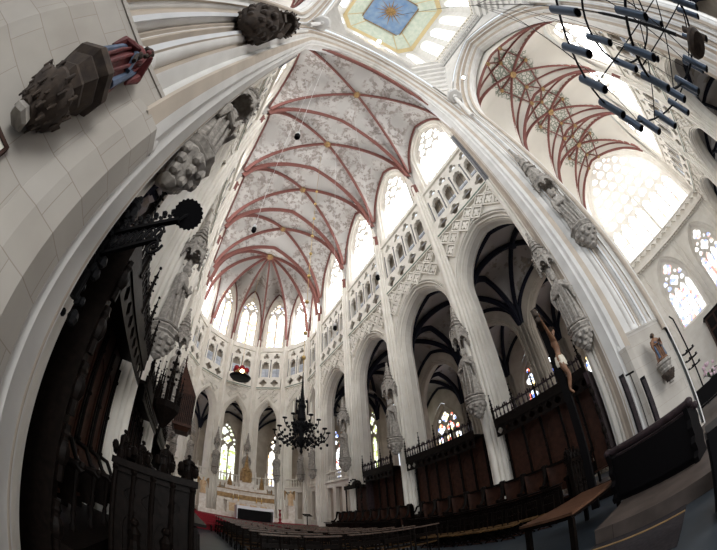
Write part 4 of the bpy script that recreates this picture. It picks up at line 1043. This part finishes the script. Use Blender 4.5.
m=MB(); m.bar((.48,-2.3,1.45),(.48,2.3,1.45),.06,.4); m.bar((.48,-2.3,2.02),(.48,2.3,2.02),.1,.08)
for i in range(12): m.lathe([(.06,0),(.04,.2),(.06,.35),(.0,.5)],(.6,-2.1+i*.38,2.02),6)
m.build('gilt_frieze','gold_paint',t)
m=MB(); m.lathe([(.5,0),(.5,.5),(.38,.6),(.32,1.0),(.4,1.05),(.2,1.4),(.05,2.3),(.01,2.6)],(.8,0,2.8),8)
for i in range(8):
    q=2*PI*i/8; m.lathe([(.06,0),(.05,.8),(.0,1.3)],(.8+.45*cos(q),.45*sin(q),2.8),5); m.ball((.8+.3*cos(q),.3*sin(q),4.0),.07,5)
for u in (-1.3,1.3): m.lathe([(.22,0),(.2,.4),(.1,.8),(.0,1.3)],(.8,u,2.3),6)
m.build('tabernacle_spire','gold_paint',t,True)
t=T('candlestick','gilt candlestick with white candle on the high altar','candlestick',(25.2,-5.9,2.39),0,'candlesticks on the high altar')
MB().lathe([(.09,0),(.03,.06),(.04,.2),(.02,.3),(.06,.36)],(0,0,0),8).build('stand','gold',t,True); MB().tube([(0,0,.36),(0,0,.7)],.022,6).build('candle','candle_wax',t)
for i,y in enumerate((-5.5,-4.1,-3.7)): dup(t,(25.2,y,2.39),0,'gilt candlestick with white candle on the high altar')
t=T('altar_table','dark free-standing altar draped with a white cloth before the high altar','altar',(20.9,-4.4,.95))
MB().box((0,0,.46),(.8,2.0,.9)).build('body','black_paint',t); m=MB(); m.box((0,0,.95),(1.0,2.3,.05)); m.box((0,-1.14,.5),(1.0,.04,.92)); m.box((0,1.14,.5),(1.0,.04,.92)); m.box((-.5,0,.86),(.03,2.3,.18)); m.build('altar_cloth','white_cloth',t)
t=T('paschal_candle','tall white paschal candle on a red turned stand beside the white-draped altar','candle stand',(20.2,-5.9,.95))
MB().lathe([(.18,0),(.16,.08),(.05,.15),(.09,.3),(.04,.45),(.08,.65),(.04,.8),(.07,.95),(.12,1.0)],(0,0,0),10).build('stand','red_carpet',t,True)
MB().tube([(0,0,1.0),(0,0,1.75)],.045,8).build('candle','candle_wax',t)
t=T('lectern','slim dark lectern standing beyond the benches','lectern',(19.2,-7.3,.45)); MB().tube([(0,0,0),(0,0,1.15)],.035,8).build('post','dark_oak',t); MB().lathe([(.22,0),(.2,.05)],(0,0,0),12).build('foot','dark_oak',t); MB().bar((-.25,0,1.15),(.2,0,1.3),.5,.03).build('desk','dark_oak',t)
for i,(x,y) in enumerate(((24.2,-7.9),(24.2,-1.3))):
    t=T('altar_angel','pale kneeling-height angel figure on a block at the %s end of the high altar'%('south','north')[i],'statue',(x,y,1.3),PI)
    MB().box((0,0,.55),(.5,.5,1.1)).build('block','white_marble',t); m=MB(); b=MB(); robed(b,1.3,60+i,False); m.add([(a,c,z+1.15) for a,c,z in b.v],b.f); m.build('figure','warm_marble',t,True)
    m=MB(); 
    for e in (-1,1): m.tube([(-.1,e*.12,2.0),(-.25,e*.35,2.4),(-.2,e*.4,1.6)],[.05,.12,.02],6)
    m.build('wing','gold_paint',t,True)
t=T('choir_bench','low red upholstered bench at the foot of the altar steps','bench',(18.2,-.95,0)); m=MB(); m.box((0,0,.42),(.45,1.3,.1)); m.box((.2,0,.75),(.06,1.3,.5)); m.build('cushion','red_carpet',t); 
for y in (-.58,.58): MB().box((0,y,.19),(.4,.08,.38)).build('leg','dark_oak',t)
# ------------------------------------------------------------------ hanging things
def ringpts(r,z,n=40): return [(r*cos(2*PI*i/n),r*sin(2*PI*i/n),z) for i in range(n)]
# choir chandelier
t=T('choir_chandelier','dark wrought chandelier of branching candle arms hanging in the choir','chandelier',(12.35,-4.47,5.2))
m=MB(); m.lathe([(.02,-.9),(.08,-.8),(.04,-.65),(.14,-.5),(.20,-.3),(.10,-.1),(.14,.1),(.17,.3),(.13,.6),(.20,.7),(.14,1.2),(.20,1.3),(.10,1.5),(.08,1.9),(.04,2.4),(.02,3.0)],(0,0,0),8)
for i in range(8):
    q=2*PI*i/8; m.lathe([(.035,0),(.03,.5),(.0,.8)],(.27*cos(q),.27*sin(q),.95),5); m.ball((.26*cos(q),.26*sin(q),.4),.09,6,(1,1,1.6)); m.ball((.2*cos(q),.2*sin(q),1.55),.05,5)
m.build('stem','black_iron',t)
for lvl,(n,r,z) in enumerate(((10,1.12,-.05),(6,.72,.55))):
    for i in range(n):
        q=2*PI*i/n+.2*lvl; c,s_=cos(q),sin(q); m=MB()
        m.tube([(c*.2,s_*.2,z-.2),(c*r*.45,s_*r*.45,z-.42),(c*r*.85,s_*r*.85,z-.25),(c*r,s_*r,z),(c*r,s_*r,z+.12)],.022,6)
        m.tube([(c*r*(.55+.13*cos(a)),s_*r*(.55+.13*cos(a)),z-.25+.12*sin(a)) for a in [j*.7 for j in range(8)]],.014,5)
        for j in range(7): m.ball((c*r*(.3+.11*j),s_*r*(.3+.11*j),z-.40+.16*(j%3)),.06,5,(1,1,1.2))
        m.lathe([(.03,0),(.10,.02),(.11,.06),(.04,.07)],(c*r,s_*r,z+.12),8)
        a=m.build('arm','black_iron',t)
        if lvl==1: m=MB(); m.tube([(c*r,s_*r,z+.18),(c*r,s_*r,z+.72)],.032,6); m.build('candle','candle_wax',a)
m=MB(); m.tube([(0,0,3.0),(0,0,26.1)],.012,5)
for z in (8.9,10.94,12.87,14.81,16.57,18.6,20.56,22.44,7.5): m.ball((0,0,z-3.7),.11,8)
m.build('suspension_rod','brass',t,True)
# great ring chandelier over the crossing
t=T('tube_light_chandelier','big black iron ring chandelier carrying dark tube lamps over the crossing','chandelier',(CX+.95,YC-.1,5.9))
RR=2.65; tl=.78
m=MB(); m.tube(ringpts(RR,.95,48),.026,6,True); m.build('outer_ring','black_iron',t,True)
m=MB(); m.tube(ringpts(1.45,.15,36),.035,6,True); m.build('inner_ring','black_iron',t,True)
m=MB(); m.tube(ringpts(1.3,1.7,32),.03,6,True); m.build('upper_ring','black_iron',t,True)
m=MB()
for i in range(6):
    q=2*PI*i/6; m.bar((0,0,.95),(RR*cos(q),RR*sin(q),.95),.022); m.bar((0,0,.15),(1.45*cos(q),1.45*sin(q),.15),.022)
m.lathe([(.05,-.2),(.05,2.3),(.03,2.5)],(0,0,0),10); m.build('spoke_frame','black_iron',t)
def lamp(x,y,z,mt='blued_steel',l=tl,r=.10):
    o=MB().tube([(x,y,z-l*.5),(x,y,z+l*.5)],r,12).build('tube_lamp',mt,t,True)
    m=MB(); m.tube([(x,y,z-l*.5-.01),(x,y,z-l*.5+.05)],r*.8,12); m.build('lamp_mouth','black_paint',o,True)
for i in range(20): q=2*PI*(i+.3)/20; lamp(RR*cos(q),RR*sin(q),.95-.2)
for i in range(11): q=2*PI*(i+.5)/11; lamp(1.45*cos(q),1.45*sin(q),.0,'dark_statue_stone' if i in (3,6) else 'blued_steel')
for i in range(7): q=2*PI*(i+.2)/7; lamp(1.3*cos(q),1.3*sin(q),1.5,'dark_statue_stone' if i==2 else 'blued_steel')
m=MB()
for i in range(6):
    q=2*PI*i/6+.3
    for r in (2.65,): m.tube([(r*cos(q),r*sin(q),.95),(.9*cos(q),.9*sin(q),6.5),(.05*cos(q),.05*sin(q),11)],.012,4)
    m.tube([(1.45*cos(q),1.45*sin(q),.15),(1.3*cos(q),1.3*sin(q),1.7),(.5*cos(q),.5*sin(q),6)],.012,4)
m.tube([(0,0,2.3),(0,0,41.05)],.02,5)
m.build('suspension_cable','black_iron',t)
m=MB(); m.lathe([(.02,-.16),(.30,-.13),(.36,-.05),(.36,.02),(.1,.08),(.05,.1)],(0,0,-.75),20); m.tube([(0,0,-.7),(0,0,-.1)],.03,6); m.build('bottom_disc','dark_statue_stone',t,True)
# small hanging microphones
for i,(x,y,z,lab) in enumerate(((5.9,-4.47,8.6,'small black microphone hanging on a wire before the first south bay'),(9.0,-4.47,8.6,'small black microphone hanging on a wire before the second south bay'),(2.72,-.34,8.6,'small black and white microphone hanging in the near choir vault, highest in view'),(5.8,-.3,8.6,'small black and white microphone hanging by the north choir wall'))):
    zq=31.35 if y<-3 else make_vault(XS[0] if x<7.9 else XS[1],XS[1] if x<7.9 else XS[2],YC-6.5,YC+6.5,ZS,ZB)(x,y)+.03
    t=T('hanging_microphone',lab,'microphone',(x,y,z)); MB().lathe([(.05,-.09),(.07,-.06),(.07,.06),(.03,.1)],(0,0,0),10).build('capsule','black_paint',t,True); MB().lathe([(.045,.1),(.06,.12),(.05,.2),(.01,.24)],(0,0,0),10).build('collar','white_plastic',t,True); MB().tube([(0,0,.2),(0,0,zq-z)],.005,4).build('wire','white_plastic',t)
# hanging corona in the apse
t=T('hanging_corona','red and gold hanging ornament in a dark boat-shaped ring before the apse gallery','ornament',(30.2,-4.0,15.3))
m=MB(); m.lathe([(.5,-.1),(.95,-.02),(1.15,.2),(1.05,.24),(.85,.06),(.4,.0)],(0,0,0),20); m.build('ring','black_iron',t,True)
m=MB(); m.lathe([(.55,.2),(.7,.5),(.62,.9),(.3,1.2),(.12,1.5)],(0,0,0),14); m.build('centre','gold_paint',t,True)
m=MB(); 
for i in range(6): q=2*PI*i/6; m.ball((.62*cos(q),.62*sin(q),1.0),.30,8,(1,1,1.0))
m.build('red_drapery','red_carpet',t,True); MB().ball((-.72,0,.55),.22,10).build('lamp','small_glow',t,True); MB().tube([(0,0,.9),(0,0,15.6)],.015,5).build('chain','gold',t)
# floodlights on the crossing gallery
for i,(x,y,z,w) in enumerate(((-.72,-4.0,34.9,'east side of the lantern gallery'),(-1.8,-10.35,27.0,'south crossing wall beside the pier capital'))):
    t=T('floodlight','small lit floodlight on the '+w,'lamp',(x,y,z)); MB().ball((0,0,0),.13 if i else .2,12).build('bulb','lamp_glow',t,True); MB().box((.05,-.12,.1),(.3,.14,.3)).build('housing','grey_paint',t)
# ------------------------------------------------------------------ crucifix
CB=Vector((3.25,-8.75,0)); t=T('crucifix','large carved crucifix on a dark post before the first south stalls','crucifix',CB,0)
ang=math.radians(200)   # figure faces the crossing, turned slightly to the nave
def Q(f,s_,z): return Vector((cos(ang)*f-sin(ang)*s_,sin(ang)*f+cos(ang)*s_,z))
MB().bar(Q(-.12,0,0),Q(-.12,0,6.75),.22,.12).build('post','black_paint',t)
m=MB(); m.bar(Q(-.12,-1.0,5.95),Q(-.12,1.0,5.95),.14,.22)
for s_ in (-1,1): 
    for a,b in ((0,0),(.0,.14),(0,-.14),(.1,0)): m.ball(Q(-.12,s_*(1.02+a),5.95+b),.10,7)
m.build('crossbeam','dark_statue_stone',t)
m=MB(); m.bar(Q(-.05,-.2,6.45),Q(-.05,.2,6.45),.03,.14); m.build('title_board','paper',t)
bm=bpy.data.meshes.new('body'); J=[];Eg=[];Rd=[]
def jn(p,r,pa=None):
    J.append(p);Rd.append(r)
    if pa is not None: Eg.append((pa,len(J)-1))
    return len(J)-1
pel=jn(Q(0,0,4.75),.13); wa=jn(Q(.03,.02,4.98),.105,pel); ch=jn(Q(.06,.02,5.3),.145,wa); nk=jn(Q(.08,.03,5.56),.06,ch)
hd=jn(Q(.14,.06,5.70),.085,nk); ht=jn(Q(.16,.08,5.84),.075,hd)
for e in (-1,1):
    sh=jn(Q(.04,e*.2,5.45),.075,ch); el=jn(Q(.0,e*.52,5.68),.05,sh); wr=jn(Q(-.04,e*.80,5.90),.033,el); ha=jn(Q(-.04,e*.90,5.95),.035,wr)
    for f in (-.03,0,.03): jn(Q(-.02,e*.98,5.97+f),.012,ha)
    hp=jn(Q(.0,e*.10,4.62),.11,pel); kn=jn(Q(.14,e*.08,4.18),.075,hp); an=jn(Q(.0,e*.04,3.74),.045,kn); jn(Q(.10,e*.04,3.58),.035,an)
bm.from_pydata(J,Eg,[]); bo=bpy.data.objects.new('body',bm); COL.objects.link(bo); bo.parent=t; bm.materials.append(MATS['flesh_wood'])
sk=bo.modifiers.new('skin','SKIN'); 
for i,v in enumerate(bm.skin_vertices[0].data): v.radius=(Rd[i],Rd[i]); v.use_root=(i==0)
bo.modifiers.new('sub','SUBSURF').render_levels=2
m=MB(); c=Q(.02,0,4.72)
m.lathe([(.17,-.22),(.19,-.1),(.17,.05),(.15,.12)],c,18,1,1,lambda q,z:1+.08*sin(7*q)); m.tube([Q(.08,.17,4.85),Q(.1,.25,4.6),Q(.08,.24,4.35)],[.06,.06,.02],7); m.build('loincloth','loin_cloth',t,True)
m=MB(); m.ball(Q(.10,.06,5.80),.115,10,(1,1,1.1)); m.tube([Q(.05,.0,5.78),Q(.1,-.04,5.5)],[.05,.03],6); m.tube([Q(.05,.14,5.78),Q(.1,.14,5.5)],[.05,.03],6); m.tube(ringpts(.115,0,14),.02,5,True); m.v=[tuple(Vector(v)+(Q(.12,.06,5.83) if k>=len(m.v)-70 else Vector((0,0,0)))) for k,v in enumerate(m.v)]; m.build('hair','hair_brown',t,True)
m=MB(); m.ball(Q(.205,.095,5.72),.02,6,(1,1,1.6))
for e in (-.03,.03): m.ball(Q(.195,.085+e,5.755),.012,5)
m.build('face','flesh_wood',t,True)
# ------------------------------------------------------------------ speakers, microphone stand, pew, table
for i,(x,y,h,lab) in enumerate(((1.80,-9.45,3.35,'taller black column loudspeaker standing beside the south-east pier'),(1.22,-9.45,2.9,'shorter black column loudspeaker in front of the south-east pier'))):
    t=T('column_loudspeaker',lab,'loudspeaker',(x,y,0),.15); m=MB(); m.box((0,0,h/2+.04),(.17,.22,h-.1)); m.build('cabinet','black_paint',t); m=MB(); m.box((0,0,.03),(.4,.4,.05)); m.build('foot','black_paint',t); m=MB(); m.box((-.03,.113,h/2+.1),(.12,.012,h-.4)); m.build('grille','purple_oak',t)
t=T('microphone_stand','thin black microphone stand between the two column loudspeakers','stand',(1.52,-9.4,0)); m=MB(); m.tube([(0,0,.03),(0,0,3.2)],.014,6); m.build('pole','black_iron',t)
m=MB()
for i in range(3): q=2.1*i; m.tube([(0,0,.3),(.3*cos(q),.3*sin(q),.02)],.012,6)
m.build('tripod','black_iron',t); m=MB(); m.tube([(-.14,0,3.2),(.14,0,3.24)],.03,8); m.build('head','black_paint',t)
m=bpy.data.objects
slab('floor_crossing_platform','plank_floor',-13,1.95,-30,-4.85,0,.28); slab('floor_nave_platform','plank_floor',-40,-2.2,-4.85,1.2,0,.28)
slab('floor_carpet','dark_carpet',.45,1.95,-4.85,-3.4,0,.02); slab('trim_1','gold_paint',.45,1.95,-4.56,-4.52,.02,.035)
t=T('black_pew','massive black kneeling pew with a rolled top rail on the crossing platform','pew',(1.15,-6.55,.28),-.25)
m=MB(); m.box((0,.0,.5),(1.9,.10,1.0)); m.box((0,-.42,.4),(1.9,.1,.8)); m.box((0,-.2,.08),(1.9,.5,.1)); m.build('front_panel','black_paint',t)
m=MB()
for y,z,r in ((-.02,1.14,.085),(-.44,1.0,.07)): m.tube([(-1.05,y,z+.0),(1.0,y,z)],r,12); m.ball((-1.05,y,z),r*1.25,10); m.ball((1.0,y,z),r*1.25,10)
m.build('rolled_rail','purple_oak',t,True)
for x in (-.98,.95):
    m=MB(); F=lambda u,v,w,x=x:(x+w,u,v)
    m.plate(F,[(-.62,0),(.16,0),(.20,.12),(.10,.22),(.18,.4),(.08,.52),(.15,.7),(.09,.85),(.14,1.1),(-.1,1.16),(-.2,.98),(-.5,.98),(-.6,.8),(-.52,.6),(-.62,.4),(-.52,.2)],[],-.05,.05); m.build('end_panel','black_paint',t)
t=T('oak_table','plain rectangular table with a brown wooden top at the edge of the choir','table',(2.72,-6.12,0),-.02)
m=MB(); m.box((0,0,.745),(1.02,2.75,.05)); m.build('table_top','table_oak',t); m=MB(); m.box((0,0,.68),(.9,2.6,.08)); m.build('apron','dark_oak',t)
for x in (-.42,.42):
    for y in (-1.25,1.25): MB().box((x,y,.33),(.09,.09,.66)).build('leg','dark_oak',t)
t=T('black_cabinet','tall black box cabinet standing right beside the platform carpet','cabinet',(-.28,-3.75,0)); m=MB(); m.box((0,0,.52),(.5,.7,1.04)); m.build('body','black_paint',t); m=MB(); m.box((.265,0,.55),(.03,.6,.85)); m.build('door','black_paint',t)
t=T('wooden_screen','dark brown panelled wooden porch below the south transept windows','porch',(-7.2,-31.6,0)); m=MB(); m.box((0,0,3.1),(6.0,1.2,6.2)); m.build('body','brown_oak',t)
m=MB()
for i in range(6):
    for j in range(5): m.box((-2.5+i,.62,.7+j*1.2),(.8,.05,1.0))
m.build('panelling','dark_oak',t); m=MB(); m.box((0,0,6.3),(6.3,1.5,.2)); m.build('cornice','dark_oak',t)
t=T('iron_candle_tree','tall thin black iron candle standard against the pale south transept wall','candle stand',(-.85,-20.5,.28)); m=MB(); m.tube([(0,0,0),(0,0,5.9),(.15,.1,6.2)],.05,6); m.build('pole','black_iron',t)
for z in (2.6,3.1,3.6):
    m=MB(); m.tube(ringpts(.45,z,16),.025,5,True)
    for i in range(5): q=2*PI*i/5; m.tube([(0,0,z),(.45*cos(q),.45*sin(q),z)],.02,5); m.lathe([(.05,0),(.08,.1)],(.45*cos(q),.45*sin(q),z),6)
    m.build('candle_ring','black_iron',t)
t=T('flower_arrangement','pink and white flowers with green leaves on a stand by the transept wall','flowers',(-1.3,-16.0,1.2)); m=MB(); rnd=random.Random(4)
for i in range(26): m.ball((rnd.uniform(-.35,.35),rnd.uniform(-.35,.35),rnd.uniform(.35,1.05)),.09,6)
m.build('blossoms','pink_flower',t,True); m=MB()
for i in range(16): q=i*.9; m.tube([(0,0,.2),(.3*cos(q),.3*sin(q),.6),(.5*cos(q),.5*sin(q),.55)],[.02,.05,.005],5)
m.build('leaves','green_leaf',t); MB().lathe([(.2,-.92),(.16,-.85),(.05,-.7),(.05,-.1),(.25,.0),(.22,.3)],(0,0,0),10).build('stand','dark_oak',t,True)
t=T('transept_bench','long black bench on the platform in front of the south transept','bench',(-1.6,-14.2,.28)); m=MB(); m.box((0,0,.45),(4.0,.5,.08)); m.build('seat','black_paint',t); m=MB(); m.box((0,-.25,.85),(4.0,.06,.7)); m.build('backrest','black_paint',t)
for x in (-1.9,1.9): MB().box((x,0,.4),(.08,.55,.8)).build('end_panel','black_paint',t)
# ------------------------------------------------------------------ benches and chairs of the choir
bt=T('kneeling_bench','dark kneeling bench','bench',(7.4,-2.15,0)); bw=.96
m=MB(); m.box((-.02,0,.99),(.12,bw,.035)); m.build('top_rail','lit_rail_oak',bt); MB().box((0,0,.70),(.03,bw-.08,.12)).build('cross_rail','dark_oak',bt); MB().box((0,0,.45),(.03,bw-.08,.06)).build('cross_rail','dark_oak',bt)
for y in (-bw/2+.05,0,bw/2-.05):
    m=MB(); m.lathe([(.025,0),(.025,.15),(.018,.2),(.03,.3),(.03,.44),(.02,.55),(.025,.7),(.02,.85),(.025,.98)],(0,y,0),6); m.build('leg','dark_oak',bt,True)
m=MB(); m.box((.22,0,.40),(.42,bw-.02,.05)); m.build('seat','rush',bt)
for y in (-bw/2+.05,bw/2-.05): m=MB(); m.lathe([(.02,0),(.028,.2),(.02,.38)],(.40,y,0),6); m.bar((0,y,.2),(.4,y,.2),.03); m.build('leg','dark_oak',bt,True)
cols=[-2.15,-3.17,-4.45,-5.47,-6.49]; cn=['first bench from the north aisle','second bench from the north aisle','third bench from the north aisle','fourth bench from the north aisle','bench at the south end']
nr=10
for r in range(nr):
    for c,y in enumerate(cols):
        lab='dark kneeling bench, %s in row %s of the choir'%(cn[c],['one','two','three','four','five','six','seven','eight','nine','ten','eleven'][r])
        x=7.4+r*1.14+ (0.25 if c>1 else 0)
        if r==0 and c==0: bt['label']=lab; bt['group']='kneeling benches in the choir'
        else: dup(bt,(x,y,0),0,lab,'kneeling benches in the choir')
# low rush chairs with crossed legs before the south stalls
ct=T('rush_chair','dark rush chair','chair',(4.4,-7.9,0),0)
m=MB(); m.box((0,0,.43),(.42,.40,.045)); m.build('seat','rush',ct)
for y in (-.17,.17): 
    m=MB(); m.bar((-.22,y,.02),(.20,y,.42),.035); m.build('leg','dark_oak',ct); m=MB(); m.bar((.22,y,.02),(-.2,y,.42),.035); m.build('leg','dark_oak',ct)
m=MB(); 
for x in (-.17,.17): m.bar((x,-.19,.42),(x*1.05,-.26,.92),.03)
m.bar((-.18,-.26,.9),(.18,-.26,.9),.03,.10); m.bar((-.18,-.235,.68),(.18,-.235,.68),.025,.07); m.build('backrest','dark_oak',ct)

for y in (-.17,.17): MB().bar((-.2,y,.05),(.22,y,.05),.03).build('runner','brown_oak',ct)
NM=['first','second','third','fourth','fifth','sixth','seventh','eighth','ninth','tenth','eleventh']
k=0
for rr,y in enumerate((-8.08,-7.6)):
    for i in range(10 if rr==0 else 7):
        x=4.6+i*.56+rr*.9; lab='dark rush-seated chair before the south stalls, %s from the table in the %s row'%(NM[i],('back','front')[rr])
        rz=(.1*math.sin(i*2.3+rr)); 
        if k==0: ct['label']=lab; ct['group']='rush chairs before the south stalls'; ct.location=(x,y,0)
        else: dup(ct,(x,y,0),rz,lab,'rush chairs before the south stalls')
        k+=1

t=T('canopied_seat','small dark canopied seat with a rounded crest closing the altar end of the south stalls','choir stall',(18.6,yy(-1,6.0),0))
m=MB(); m.box((0,0,3.75),(1.5,1.0,.12)); m.box((0,.5,3.66),(1.5,.06,.28)); m.build('roof','dark_oak',t)
m=MB(); m.lathe([(.42,0),(.40,.14),(.30,.28),(.12,.36),(.01,.38)],(0,0,3.82),16,1.3,.5)
for i in range(7): q=PI*i/6; m.ball((.55*cos(q),.25,3.9+.32*sin(q)),.07,6)
m.build('crest','dark_oak',t,True)
for x in (-.68,.68): MB().lathe([(.06,0),(.04,.5),(.06,1.8),(.04,2.8),(.06,3.68)],(x,.42,0),8).build('post','dark_oak',t,True)
MB().box((0,-.42,1.9),(1.4,.05,3.6)).build('back_panel','brown_oak',t)
MB().box((0,-.1,.9),(1.2,.5,.08)).build('seat','brown_oak',t)
